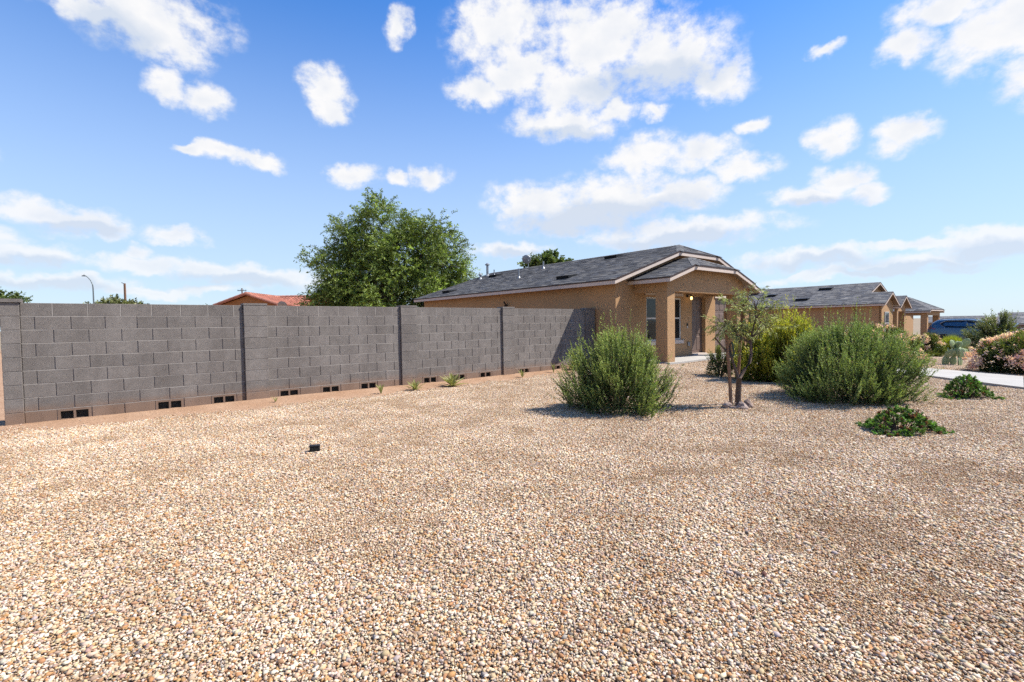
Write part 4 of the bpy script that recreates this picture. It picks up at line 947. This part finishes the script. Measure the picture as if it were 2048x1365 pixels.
# clipped grassy bushes
def grass_bush(label, x, y, R, H, seed):
    rng = np.random.default_rng(seed); z = float(gz(x, y)); root = thing('grassy_bush', label, 'bush', (x, y, z), 0.0, 'two round grassy bushes')
    n = 9000; q = unit(rng.normal(0, 1, (n, 3))); q[:, 2] = np.abs(q[:, 2]); s = rng.uniform(.45, 1.0, n)[:, None]
    end = q * np.array([R, R, H]) * (1 + rng.normal(0, .04, (n, 1))); base = end * s * .75
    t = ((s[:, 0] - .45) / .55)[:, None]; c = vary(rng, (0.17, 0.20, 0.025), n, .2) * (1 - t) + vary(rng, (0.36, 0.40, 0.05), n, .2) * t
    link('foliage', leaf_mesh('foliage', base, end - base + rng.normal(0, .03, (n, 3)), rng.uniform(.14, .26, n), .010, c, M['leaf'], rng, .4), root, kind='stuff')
    mb = MB()
    for k in range(16): a = k * .39; mb.tube([(0, 0, -.02), (R*.4*math.cos(a), R*.4*math.sin(a), H*.5)], [.012, .004], 4)
    mb.build('stems', M['bark'], root)
grass_bush('round yellow-green grassy bush directly behind the prickly pear', 20.35, 22.6, .68, 1.02, 41)
grass_bush('yellow-green grassy bush left of the round one, before the columned porch', 19.35, 23.6, .60, .92, 42)
# large loose shrub in front of the car
def loose_shrub():
    root, rng = bush('loose_tall_shrub', 'tall loose dark green shrub hiding the front of the blue car', 'shrub', 22.1, 22.1, 1.08, 1.6, (0.08, 0.10, 0.04), (0.20, 0.23, 0.085), 51, ns=520, per=30, L=.6, up=.3, leafL=.07, leafW=.03, core=6000, mat='leaf', ang=.8, spikes=12, dead=.03)
loose_shrub()
# prickly pear
pear = thing('prickly_pear', 'flat-padded green prickly pear cactus in the gravel past the walk', 'cactus', (13.4, 14.8, float(gz(13.4, 14.8))), 0.3)
M['cactus'] = pmat('cactus_skin', (0.37, 0.46, 0.21), (0.46, 0.54, 0.28), 9, 0.55, 0.12, 40, rand=.15)
bmp = bmesh.new(); bmesh.ops.create_uvsphere(bmp, u_segments=14, v_segments=9, radius=1.0)
for v in bmp.verts:
    k = 0.82 + 0.22 * (v.co.z + 1) / 2; v.co.x *= .105 * k; v.co.y *= .017; v.co.z = (v.co.z + .95) * .15
pme = bpy.data.meshes.new('pad'); bmp.to_mesh(pme); bmp.free(); pme.materials.append(M['cactus']); pme.polygons.foreach_set('use_smooth', [True] * len(pme.polygons))
rp = random.Random(6)
pear.scale = (1.3, 1.3, 1.3)
def pad(p, tilt, yaw, s, depth):
    link('pad', pme, pear, p, (0, 0, 0)).matrix_local = (mm := Matrix.Translation(p) @ Matrix.Rotation(yaw, 4, 'Z') @ Matrix.Rotation(tilt, 4, 'Y') @ Matrix.Scale(s, 4))
    if depth > 0:
        for k in range(2 if depth > 1 or rp.random() < .6 else 1):
            q = mm @ Vector((rp.uniform(-.06, .06), 0, .262)); pad(q, tilt * .6 + rp.uniform(-.75, .75), yaw + rp.uniform(-.9, .9), s * rp.uniform(.82, 1.0), depth - 1)
for k in range(6): pad(Vector((rp.uniform(-.28, .28), rp.uniform(-.18, .18), -.03)), rp.uniform(-.9, .9), rp.uniform(-1, 1), rp.uniform(.8, 1.05), 2 if k % 2 == 0 else 1)
# agaves along the wall
def agave_leaf_mesh():
    mb = MB(); sec = [(0, .012), (.3, .017), (.65, .013), (.9, .006), (1.0, .0012)]; vs = []; fs = []
    for s, w in sec: vs += [(-w, s * .0 + 0, 0)]; vs.pop(); vs += [(-w, .22 * s, .05 * s * (1 - s)), (0, .22 * s, .05 * s * (1 - s) - w * .55), (w, .22 * s, .05 * s * (1 - s))]
    for i in range(len(sec) - 1):
        for k in range(2): fs.append((i*3+k, i*3+k+1, i*3+3+k+1, i*3+3+k))
    ed = (0.40, 0.38, 0.16); md_ = (0.19, 0.22, 0.085); mb.add(vs, fs)
    mb.c = [ed, md_, ed] * len(sec)
    return mb.mesh('leaf_blade', M['leaf_dull'])
alm = agave_leaf_mesh()
def agave(label, t, n, size, nl, seed, upright=0.0):
    w = W(t, n); r = random.Random(seed); a = thing('agave_plant', label, 'agave', (w.x, w.y, float(gz(w.x, w.y)) + .0), r.uniform(0, 6), 'spiky plants along the wall foot')
    for i in range(nl):
        f = (i + .5) / nl; el = 1.45 - 1.25 * f * (1 - upright) + r.uniform(-.12, .12); yaw = i * 2.39996 + r.uniform(-.2, .2)
        o = link('leaf_blade', alm, a, (0, 0, .01), (el, 0, yaw)); s = 1.18 * size * r.uniform(.8, 1.15) * (.75 + .35 * f); o.scale = (s, s, s)
agave('spiky striped agave at the third pilaster of the block wall', 5.72, .72, 1.05, 28, 1)
agave('fullest spiky striped agave, before the vents of the third wall panel', 6.66, .72, 1.35, 40, 2)
agave('tiny agave in front of the vent next to the fourth pilaster', 8.88, .58, .8, 14, 3, .5)
agave('spiky agave at the end of the block wall by the sage shrub', 11.05, .36, 1.3, 30, 5)
agave('small sparse agave just left of the third pilaster', 4.92, .76, .85, 13, 6, .55)
agave('tiny sprout of agave right of the second pilaster', 2.98, .50, .5, 8, 7, .4)
agave('dry upright brown agave in front of the last vent', 10.16, .42, 1.1, 9, 8, .85)

# ---------------- trees
def limb(mb, p, q, r0, r1, rng, sag=.12, n=5, sides=7):
    p, q = np.array(p, float), np.array(q, float); L = np.linalg.norm(q - p); pts = []
    j = rng.normal(0, sag * L * .35, 3)
    for i in range(n + 1):
        s = i / n; pts.append(tuple(p + (q - p) * s + j * math.sin(math.pi * s) + rng.normal(0, .012 * L, 3) * (0 < i < n)))
    mb.tube(pts, [r0 + (r1 - r0) * i / n for i in range(n + 1)], sides)
def crown_tree(name, label, x, y, z, lobes, trunk_h, trunk_r, c_in, c_out, seed, clumps=150, sprays=12, per=24, sprayL=.9, droop=.25, leafL=.11, leafW=.035, group=None, mat='leaf', fill=.35):
    """lobes: (dx, dy, dz, rx, ry, rz)"""
    rng = np.random.default_rng(seed); root = thing(name, label, 'tree', (x, y, z), 0, group)
    mb = MB(); limb(mb, (0, 0, -.3), (rng.normal(0, .1), 0, trunk_h), trunk_r, trunk_r * .7, rng, .08, 5, 9)
    vol = np.array([l[3]*l[4]*l[5] for l in lobes]) ** .8; vol /= vol.sum(); cen = []; nor = []
    for l, k in zip(lobes, rng.multinomial(clumps, vol)):
        q = unit(rng.normal(0, 1, (k, 3))); rad = np.where(rng.uniform(0, 1, k) < fill, rng.uniform(.25, .75, k), rng.uniform(.78, 1.02, k))[:, None]
        cen.append(np.array(l[:3]) + q * rad * np.array(l[3:])); nor.append(q)
        limb(mb, (0, 0, trunk_h * rng.uniform(.75, 1)), l[:3], trunk_r * .5, trunk_r * .16, rng, .15, 5, 6)
        for c_ in cen[-1][:max(6, k // 3)]: limb(mb, l[:3], c_, trunk_r * .14, .012, rng, .12, 4, 4)
    cen, nor = np.concatenate(cen), np.concatenate(nor); K = len(cen)
    tone = np.exp(rng.normal(0, .30, K))
    B = np.repeat(cen, sprays, 0) + rng.normal(0, sprayL * .28, (K * sprays, 3)); D = unit(np.repeat(nor, sprays, 0) * .7 + rng.normal(0, .6, (K * sprays, 3)) + np.array([0, 0, .15])); Ln = sprayL * rng.uniform(.5, 1.2, K * sprays)
    pos, ld, s = spray_leaves(rng, B, D, Ln, per, .8, droop / max(sprayL, .2)); N = len(pos)
    pos += rng.normal(0, .03, (N, 3)); tn_ = np.repeat(np.repeat(tone, sprays) * np.exp(rng.normal(0, .12, K*sprays)), per)[:, None]
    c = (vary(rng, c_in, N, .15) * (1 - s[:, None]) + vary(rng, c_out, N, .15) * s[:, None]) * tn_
    sz = np.exp(rng.normal(0, .2, N))
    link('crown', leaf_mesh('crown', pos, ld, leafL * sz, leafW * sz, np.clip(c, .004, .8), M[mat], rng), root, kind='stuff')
    mb.build('trunk', M['bark'], root)
    return root
crown_tree('mesquite_tree', 'largest spreading green tree rising behind the block wall', -7.6, 30.0, 0, [(-2.5,0,4.6,2.0,2.4,2.9),(-0.4,.3,6.2,2.4,2.4,2.9),(2.2,0,4.8,2.5,2.4,2.7),(3.5,.2,3.6,1.4,1.8,2.2),(-2.7,-.4,2.6,1.7,2.0,1.8),(0.3,-1.2,3.2,2.8,1.8,2.4),(2.3,-.8,2.4,2.2,1.6,1.8),(2.6,.3,6.9,1.2,1.2,1.1),(-2.0,.3,7.0,1.1,1.1,.9)],
           1.9, .34, (0.085, 0.115, 0.026), (0.20, 0.265, 0.055), 61, clumps=640, sprays=12, per=26, sprayL=.9, droop=.36, leafL=.125, leafW=.046, fill=.42)
crown_tree('leafy_tree', 'dark rounded tree showing above the near house ridge', 3.75, 46.5, 0, [(-1.0,0,6.5,1.5,1.5,1.7),(0.6,0,6.2,1.4,1.4,1.6),(1.6,.2,5.9,1.0,1.1,1.2),(-.2,0,5.0,2.0,1.8,1.4)],
           4.2, .22, (0.05, 0.08, 0.022), (0.13, 0.17, 0.05), 62, clumps=200, sprays=9, per=16, sprayL=.5, droop=.1, leafL=.24, leafW=.12)
crown_tree('leafy_tree', 'bushy olive tree in front of the street lamp and wooden pole', -62.5, 77.0, 0, [(-2.2,0,4.1,2.0,1.8,1.5),(.4,0,4.4,2.2,1.8,1.5),(2.6,0,4.1,1.9,1.8,1.4)], 2.6, .3, (0.08,0.09,0.03), (0.17,0.175,0.065), 63, clumps=180, sprays=8, per=12, sprayL=.8, droop=.1, leafL=.32, leafW=.15, group='distant trees beyond the wall')
crown_tree('leafy_tree', 'green tree at the left edge above the end pilaster', -33.9, 32.0, 0, [(-.8,0,3.0,1.5,1.3,1.2),(.5,0,2.9,1.1,1.1,.9)], 1.6, .16, (0.045,0.07,0.02), (0.11,0.15,0.04), 64, clumps=120, sprays=8, per=14, sprayL=.55, droop=.1, leafL=.16, leafW=.07, group='distant trees beyond the wall')
crown_tree('leafy_tree', 'tiny dark treetop just right of the olive tree', -67.6, 90.5, 0, [(0,0,4.4,1.3,1.3,1.2)], 3.0, .18, (0.03,0.04,0.02), (0.075,0.09,0.04), 65, clumps=60, sprays=8, per=10, sprayL=.7, droop=.1, leafL=.3, leafW=.14, group='distant trees beyond the wall')
crown_tree('leafy_tree', 'low line of green treetop left of the red tile house', -57.6, 92.0, 0, [(-1.6,0,3.9,1.3,1.2,.9),(1.0,0,4.2,1.5,1.2,1.1)], 2.6, .18, (0.04,0.055,0.02), (0.10,0.13,0.05), 66, clumps=90, sprays=8, per=10, sprayL=.7, droop=.1, leafL=.3, leafW=.14, group='distant trees beyond the wall')

# ---------------- staked young tree
yt = thing('young_tree', 'young forked tree with sparse narrow leaves held by two stakes', 'tree', (3.66, 7.88, float(gz(3.66, 7.88))), 0)
rng = np.random.default_rng(71); mb = MB()
trunk = [(0, 0, -.05), (-.005, 0, .16), (.006, 0, .33), (.0, 0, .47)]
mb.tube(trunk, [.044, .037, .034, .036], 10)
LB = [(0, 0, .43), (-.05, .0, .58), (-.10, .01, .74), (-.13, .02, .86)]; mb.tube(LB, [.029, .026, .023, .019], 8)
mb.tube([(-.115, .01, .80), (-.20, .0, .90), (-.31, -.02, 1.02), (-.395, -.03, 1.12)], [.022, .017, .014, .011], 7)
mb.tube([(-.13, .02, .84), (-.14, .03, .98), (-.12, .02, 1.06)], [.022, .014, .006], 6)
RBr = [(0, 0, .45), (.085, 0, .60), (.175, .01, .72), (.205, .02, .86), (.20, .03, 1.02), (.225, .03, 1.20), (.27, .02, 1.40), (.285, .03, 1.58)]; mb.tube(RBr, [.029, .028, .027, .024, .020, .016, .012, .008], 8)
mb.build('trunk', M['bark'], yt, True)
mb = MB(); tips = []
def tw(p, q, r=.006):
    limb(mb, p, q, r, .0018, rng, .25, 5, 5); tips.append((np.array(p), np.array(q)))
roots_ = [(.225, .03, 1.20), (.27, .02, 1.40), (.285, .03, 1.58), (.20, .03, 1.02), (.21, .03, 1.12)]
for k in range(26):
    p = np.array(roots_[k % 5]); a = rng.uniform(0, 6.28); r = rng.uniform(.18, .52); q = p + np.array([r * math.cos(a) - .08, r * math.sin(a) * .8, rng.uniform(.05, .42)])
    if k % 5 == 3: q = p + np.array([-rng.uniform(.35, .62), rng.normal(0, .15), rng.uniform(.15, .45)])
    q[2] = min(q[2], 1.86); tw(p, q, .009)
    for j in range(4):
        s = rng.uniform(.4, 1.0); pp = p + (q - p) * s; tw(pp, pp + np.array([rng.normal(0, .16), rng.normal(0, .14), rng.normal(-.02, .12)]), .004)
mb.build('twigs', M['bark'], yt)
B = []; D = []
for p, q in tips:
    m = int(11 + 48 * np.linalg.norm(q - p))
    for j in range(m):
        s = rng.uniform(.25, 1.05); B.append(p + (q - p) * s + rng.normal(0, .012, 3)); D.append((q - p) * .8 + rng.normal(0, .09, 3) + np.array([0, 0, -.10]))
B, D = np.array(B), np.array(D); N = len(B)
link('crown', leaf_mesh('crown', B, D, rng.uniform(.05, .09, N), .0125, vary(rng, (0.30, 0.325, 0.125), N, .3), M['leaf_dull'], rng, .45), yt, kind='stuff')
def stake(label, base, top):
    b = Vector(base); b.z = float(gz(b.x, b.y)); o = thing('tree_stake', label, 'stake', b, 0, 'two wooden tree stakes'); tp = Vector(top) - b
    mb = MB(); pts = [Vector((0, 0, -.1)) + tp * 0, tp * .33 + Vector((.003, 0, 0)), tp * .66 - Vector((.003, 0, 0)), tp]; mb.tube(pts, [.027, .026, .025, .024], 10); mb.build('pole', M['stake'], o, True)
stake('wooden stake in front of the young tree, leaning left', (3.53, 7.86, 0), (3.44, 7.90, 1.56))
stake('wooden stake behind the fork of the young tree, leaning right', (3.72, 8.12, 0), (3.83, 8.10, 1.72))
tie = MB(); tie.tube([(3.49, 7.90, .86), (3.54, 7.86, .85), (3.60, 7.88, .86), (3.70, 8.02, .84), (3.76, 8.12, .84)], .006, 6)
tie.tube([(3.545, 7.88, 1.06), (3.56, 7.87, .97), (3.58, 7.88, .86), (3.56, 7.90, .80)], .012, 6)
M['tie'] = pmat('green_tie', (0.02, 0.07, 0.05), (0.03, 0.09, 0.065), 5, .5)
tag(tie.build('tree_tie', M['tie']), 'dark green tie strung between the young tree and its stakes', 'tie')
rk = random.Random(12)
def rock(label, x, y, sx, sy, sz, seed, mat='rock', group=None, name='rock'):
    r = random.Random(seed); bm_ = bmesh.new(); bmesh.ops.create_icosphere(bm_, subdivisions=2, radius=1)
    ph = [r.uniform(0, 6) for _ in range(6)]
    for v in bm_.verts:
        k = 1 + .16*math.sin(3*v.co.x + ph[0]) + .14*math.sin(4*v.co.y + ph[1]) + .12*math.sin(5*v.co.z + ph[2]) + r.uniform(-.05, .05)
        v.co = Vector((v.co.x*sx*k, v.co.y*sy*k, max(v.co.z, -.45)*sz*k))
    me = bpy.data.meshes.new(name); bm_.to_mesh(me); bm_.free(); me.materials.append(M[mat])
    o = link(name, me, None, (x, y, float(gz(x, y)) + sz * .35), (0, 0, r.uniform(0, 6))); return tag(o, label, 'rock', group)
RK = 'stones ringed round the young tree'
rock('rounded stone at the left of the ring round the young tree', 3.42, 7.79, .08, .07, .068, 1, group=RK)
rock('small flat stone at the foot of the leaning stake', 3.51, 7.74, .06, .045, .035, 2, group=RK)
rock('largest stone of the ring, in front of the young trunk', 3.63, 7.70, .10, .08, .075, 3, group=RK)
rock('stone at the right of the ring round the young tree', 3.775, 7.82, .09, .085, .08, 4, group=RK)
rock('stone behind the young trunk, partly hidden', 3.70, 7.97, .06, .06, .05, 5, group=RK)
M['redrock'] = pmat('red_rock', (0.15, 0.062, 0.045), (0.20, 0.09, 0.065), 22, .9, .2, 90, .004, 70)
rock('dark red stone lying alone in the foreground gravel', 1.345, 2.60, .030, .018, .016, 7, 'redrock')
rock('small dark stone in the middle of the foreground gravel', .455, 2.53, .012, .009, .008, 8, 'black')
# dry litter under the shrubs
rng = np.random.default_rng(91); LB_, LD_ = [], []
for (x, y, R, k) in ((1.72, 7.92, .95, 420), (5.8, 8.45, 1.15, 520), (6.1, 11.0, .8, 180), (3.66, 7.88, .8, 160), (12.6, 12.2, 1.0, 160)):
    a = rng.uniform(0, 6.283, k); r = R * np.sqrt(rng.uniform(.2, 1.25, k)); px, py = x + r * np.cos(a) - .1, y + r * np.sin(a)
    LB_.append(np.stack([px, py, gz(px, py) + .016 + rng.uniform(0, .008, k)], 1)); LD_.append(np.stack([rng.normal(0, 1, k), rng.normal(0, 1, k), rng.normal(0, .12, k)], 1))
LB_, LD_ = np.concatenate(LB_), np.concatenate(LD_); N = len(LB_)
lo_ = link('leaf_litter', leaf_mesh('leaf_litter', LB_, LD_, rng.uniform(.02, .06, N), rng.uniform(.004, .012, N), vary(rng, (0.22, 0.15, 0.085), N, .35), M['leaf_dull'], rng), None, kind='stuff'); lo_['label'] = 'dry leaf litter lying on the gravel under the shrubs'
# ---------------- small ground light
gl = thing('ground_light', 'small black box-shaped ground light standing alone in the gravel', 'light', (-2.235, 5.46, float(gz(-2.235, 5.46))), 0.25)
mb = MB(); mb.box(-.052, .052, -.035, .035, .0, .066); o = mb.build('housing', M['black'], gl); bv = o.modifiers.new('bevel', 'BEVEL'); bv.width = .006; bv.segments = 2
mb = MB(); mb.box(-.056, .056, -.040, .040, .067, .078); mb.build('lid', M['black'], gl)
mb = MB(); mb.box(-.04, .04, -.038, -.0355, .012, .055); mb.build('lens', M['glass'], gl)
mb = MB(); mb.tube([(-.05, 0, .012), (-.085, -.01, .006)], .008, 6); mb.build('cable_stub', M['black'], gl)

# ---------------------------------------------------------------- cars
def carpaint(name, c, rough=.28):
    m, t, b = base_mat(name); b.inputs['Base Color'].default_value = (*c, 1); b.inputs['Metallic'].default_value = .35; b.inputs['Roughness'].default_value = rough
    b.inputs['Coat Weight'].default_value = .8; b.inputs['Coat Roughness'].default_value = .05
    n = mnoise(t, 400, 2, .5, t.nodes.new('ShaderNodeTexCoord').outputs['Object']); bump(t, b, n.outputs['Fac'], .05, .001); return m
M['navy'] = carpaint('navy_paint', (0.028, 0.08, 0.14)); M['red'] = carpaint('red_paint', (0.36, 0.012, 0.015)); M['tyre'] = pmat('tyre', (.018,.018,.018), (.025,.025,.025), 9, .9)
M['lamp_red'] = pmat('tail_light', (0.30, 0.008, 0.012), (0.24, 0.006, 0.01), 9, .15, spec=.6); M['chrome'] = pmat('chrome', (.7,.7,.7), (.65,.65,.65), 9, .15, metal=1.0); M['cardark'] = pmat('black_trim', (.02,.02,.022), (.026,.026,.028), 9, .5)
def car(name, label, paint, loc, rz, st, tall):
    """st: stations from rear (x=0) to front: x, z_low, z_belt, z_roof_edge, z_roof, w_low, w_belt, w_roof"""
    o = thing(name, label, 'car', loc, rz); K = 9
    def sec(s):
        x, zl, zb, ze, zr, wl, wb, wr = s; zm = zl + (zb - zl) * .45
        h = [(wl * .93, zl), (wl, zl + .06), (max(wl, wb) * 1.01, zm), (wb, zb), (wb + (wr - wb) * .5, zb + (ze - zb) * .55), (wr, ze), (wr * .78, zr - (zr - ze) * .25), (wr * .4, zr), (0, zr)]
        return h
    pts = [sec(s) for s in st]; mb = MB(); vs = []; fs = []; n = 2 * K - 1
    for s, h in zip(st, pts):
        for y, z in h: vs.append((s[0], -y, z))
        for y, z in h[-2::-1]: vs.append((s[0], y, z))
    for i in range(len(st) - 1):
        for k in range(n - 1): fs.append((i*n+k, (i+1)*n+k, (i+1)*n+k+1, i*n+k+1))
        fs.append((i*n+n-1, (i+1)*n+n-1, (i+1)*n, i*n))
    fs.append(tuple(range(n))[::-1]); fs.append(tuple((len(st)-1)*n + k for k in range(n)))
    mb.add(vs, fs); b = mb.build('body', paint, o, True)
    def P(xq, side, k0, f):     # point on the side between section rows 3 (belt) and 5 (roof edge)
        j = max(i for i in range(len(st) - 1) if st[i][0] <= xq + 1e-6); u = (xq - st[j][0]) / (st[j+1][0] - st[j][0])
        def row(k): a, c = pts[j][k], pts[j+1][k]; return (a[0] + (c[0] - a[0]) * u, a[1] + (c[1] - a[1]) * u)
        lo, md_, hi = row(3), row(4), row(5)
        q = (lo[0] + (md_[0]-lo[0])*f*2, lo[1] + (md_[1]-lo[1])*f*2) if f < .5 else (md_[0] + (hi[0]-md_[0])*(f-.5)*2, md_[1] + (hi[1]-md_[1])*(f-.5)*2)
        return (xq, side * (q[0] + .006), q[1])
    return o, P, b
SUV = [(0.0,.42,.98,1.05,1.08,.74,.78,.70),(.06,.36,1.02,1.16,1.20,.80,.84,.74),(.22,.32,1.08,1.40,1.46,.86,.885,.70),(.50,.30,1.10,1.60,1.66,.90,.905,.66),(1.0,.28,1.08,1.64,1.71,.91,.91,.65),(1.9,.27,1.05,1.65,1.72,.915,.915,.65),(2.55,.27,1.03,1.58,1.66,.915,.91,.64),(2.95,.27,1.02,1.38,1.45,.915,.905,.66),(3.30,.28,1.02,1.10,1.16,.91,.89,.74),(3.9,.29,.98,1.02,1.07,.90,.86,.70),(4.35,.34,.86,.92,.96,.84,.78,.62),(4.58,.40,.72,.76,.78,.72,.66,.52)]
def finish(o, P, st, glass_x, wheels, r, rail=True, plate=True):
    for sd in (-1, 1):
        for (xa, xb, fa, fb) in glass_x:
            n = 8; lo = []; hi = []
            for i in range(n + 1):
                s = i / n; x = xa + (xb - xa) * s
                l0 = fa + (.10 if i == 0 else 0); h0 = fb
                if i == 0: l0, h0 = .50, .62
                if i == n: l0, h0 = .12, .30
                lo.append(P(x, sd, 0, l0)); hi.append(P(x, sd, 0, h0))
            mb = MB(); mb.add(lo + hi, [(i, i+1, n+2+i, n+1+i) if sd < 0 else (n+1+i, n+2+i, i+1, i) for i in range(n)]); mb.build('side_window', M['glass'], o)
            ring = lo + hi[::-1]; ring = [(x, y + sd*.004, z) for x, y, z in ring]; mb = MB(); mb.tube(ring + [ring[0]], .011, 5); mb.build('window_trim', M['chrome'], o)
        for x in wheels:
            wh = bpy.data.objects.new('wheel', None); col.objects.link(wh); wh.parent = o; wh.location = (x, sd * .80, r); wh.rotation_euler = (math.pi/2, 0, 0)
            mb = MB(); mb.lathe([(r*.62, -.10), (r*.95, -.11), (r, -.07), (r, .07), (r*.95, .11), (r*.62, .10)], 22); mb.build('tyre', M['tyre'], wh, True)
            mb = MB(); mb.lathe([(r*.15, -.115), (r*.60, -.118), (r*.64, -.10), (r*.64, .10), (r*.60, .118), (r*.15, .115)], 22); mb.build('rim', M['galv'], wh)
            mb = MB(); mb.tube([(x, sd*.70, r), (x, sd*.918, r)], r*1.16, 22); mb.build('wheel_arch', M['cardark'], o)
        if rail: mb = MB(); mb.tube([(.55, sd*.60, 1.66), (.75, sd*.60, 1.735), (2.1, sd*.60, 1.74), (2.4, sd*.60, 1.66)], .018, 6); mb.build('roof_rail', M['galv'], o)
        mb = MB(); mb.add([(.03, sd*.80, .98), (.36, sd*.905, 1.02), (.42, sd*.90, 1.10), (.20, sd*.86, 1.17), (.06, sd*.80, 1.13), (-.01, sd*.60, 1.06), (-.01, sd*.58, .98)], [(0,1,2,3,4) if sd < 0 else (4,3,2,1,0), (5,6,0,4) if sd < 0 else (4,0,6,5)]); mb.build('tail_light', M['lamp_red'], o)
        mb = MB(); mb.box(2.75, 2.95, sd*.92 - .05 if sd > 0 else sd*.92 - .14, sd*.92 + .14 if sd > 0 else sd*.92 + .05, 1.04, 1.18); mb.build('mirror', M['cardark'], o)
        mb = MB(); mb.box(4.2, 4.5, sd*.74 - .04, sd*.74 + .04, .74, .82); mb.build('headlight', M['glass'], o)
    mb = MB(); mb.add([(.055, -.62, 1.17), (.055, .62, 1.17), (.40, .54, 1.56), (.40, -.54, 1.56)], [(0,3,2,1)]); mb.build('rear_window', M['glass'], o)
    mb = MB(); mb.add([(3.29, -.66, 1.14), (3.29, .66, 1.14), (2.62, .56, 1.62), (2.62, -.56, 1.62)], [(0,1,2,3)]); mb.build('windscreen', M['glass'], o)
    mb = MB(); mb.box(-.04, .10, -.76, .76, .42, .62); mb.build('bumper', M['cardark'], o)
    if plate: mb = MB(); mb.box(-.02, .0, -.16, .16, .78, .94); mb.build('plate', M['white'], o)
gzs = float(gz(29.5, 31.2))
o, P, _ = car('parked_car', 'dark blue sport utility car parked behind the round grassy bush', M['navy'], (28.1, 33.0, gzs - .02), math.atan2(-.70, .714), SUV, True)
finish(o, P, SUV, ((.62, 2.80, .10, .92),), (.82, 3.62), .35)
SED = [(0.0,.42,.82,.86,.90,.70,.74,.62),(.10,.36,.90,.94,.98,.80,.82,.66),(.7,.30,.92,.98,1.04,.86,.86,.62),(1.2,.27,.92,1.32,1.38,.87,.87,.56),(1.9,.26,.91,1.36,1.43,.88,.88,.56),(2.5,.26,.90,1.28,1.35,.88,.87,.56),(3.2,.27,.90,.95,1.02,.87,.86,.64),(3.9,.29,.84,.88,.92,.85,.82,.62),(4.3,.34,.72,.76,.79,.78,.74,.55),(4.45,.40,.62,.65,.67,.66,.62,.45)]
rz0 = float(gz(48.2, 44.6))
o, P, _ = car('parked_car', 'red car at the right edge in front of the distant pinkish house', M['red'], (46.6, 45.6, rz0), math.atan2(-.6, .8), SED, False)
finish(o, P, SED, ((1.05, 2.9, .12, .92),), (.85, 3.5), .32, False, False)

# ---------------- barbecue at the third house porch
w = W(50.4, 2.2); zz = float(gz(w.x, w.y))
bq = thing('barbecue', 'small black domed object with pale legs by the far columned porch', 'barbecue', (w.x, w.y, zz), 0)
mb = MB(); mb.lathe([(.05, .55), (.28, .66), (.34, .80), (.30, .93), (.18, 1.03), (.03, 1.06)], 18); mb.build('kettle', M['black'], bq, True)
for k in range(3): a = k * 2.094 + .4; mb = MB(); mb.tube([(.16*math.cos(a), .16*math.sin(a), .62), (.34*math.cos(a), .34*math.sin(a), 0)], .02, 6); mb.build('leg', M['galv'], bq)
mb = MB(); mb.tube([(-.08, 0, 1.05), (-.06, 0, 1.12), (.06, 0, 1.12), (.08, 0, 1.05)], .014, 6); mb.build('handle', M['galv'], bq)

# ---------------- street lamp and poles beyond the wall
M['lampsteel'] = pmat('lamp_steel', (.16, .19, .19), (.2, .22, .22), 6, .5, metal=.3); M['polewood'] = pmat('pole_wood', (.20, .10, .06), (.25, .135, .08), 6, .9, .15, 20)
sl_ = thing('street_lamp', 'tall street lamp with curved arm above the left part of the wall', 'street lamp', (-59.6, 70.0, 0), 0)
mb = MB(); mb.tube([(0, 0, 0), (0, 0, 7.4), (-.05, 0, 7.9), (-.3, 0, 8.5), (-.75, 0, 9.0), (-1.05, 0, 9.15)], [.11, .08, .07, .06, .05, .045], 8); mb.build('pole', M['lampsteel'], sl_)
mb = MB(); mb.prism([(-1.5, 9.10), (-1.0, 9.08), (-1.0, 9.22), (-1.4, 9.22)], -.12, .12); mb.build('lamp_head', M['lampsteel'], sl_)
mb = MB(); mb.lathe([(.05, 9.23), (.05, 9.33)], 8, (-1.2, 0, 0)); mb.build('photocell', M['black'], sl_)
def pole(label, x, y, h, arm, r=.16):
    p = thing('utility_pole', label, 'utility pole', (x, y, 0), 0, 'wooden poles beyond the wall')
    mb = MB(); mb.tube([(0, 0, 0), (0, 0, h)], [r, r*.75], 8); mb.build('pole', M['polewood'], p)
    mb = MB()
    if arm: mb.box(-.9, .9, -.06, .06, h - .55, h - .43); [mb.lathe([(.05, 0), (.06, .1), (.03, .18)], 8, (q, 0, h - .43)) for q in (-.8, -.35, .35, .8)]
    else: mb.tube([(0, 0, h - .2), (-.35, 0, h + .1)], .04, 6); mb.box(-.5, -.3, -.06, .06, h + .05, h + .14)
    mb.build('crossarm', M['lampsteel'], p)
pole('reddish wooden pole standing right of the street lamp', -62.95, 80.0, 8.95, False, .2)
pole('far utility pole with crossarm above the red tile roof peak', -54.85, 100.0, 9.5, True)
mb = MB(); aw = W(31.0, -8.0); 
an = thing('roof_antenna', 'thin television antenna mast beside the near house roof edge', 'antenna', (aw.x, aw.y, 0), 0)
mb.tube([(0, 0, 0), (0, 0, 5.35)], .02, 6); mb.build('mast', M['galv'], an)
mb = MB(); [mb.tube([(-.25 + .04*k, 0, 4.5 + .25*k), (.25 - .04*k, 0, 4.5 + .25*k)], .012, 5) for k in range(4)]; mb.build('elements', M['galv'], an)
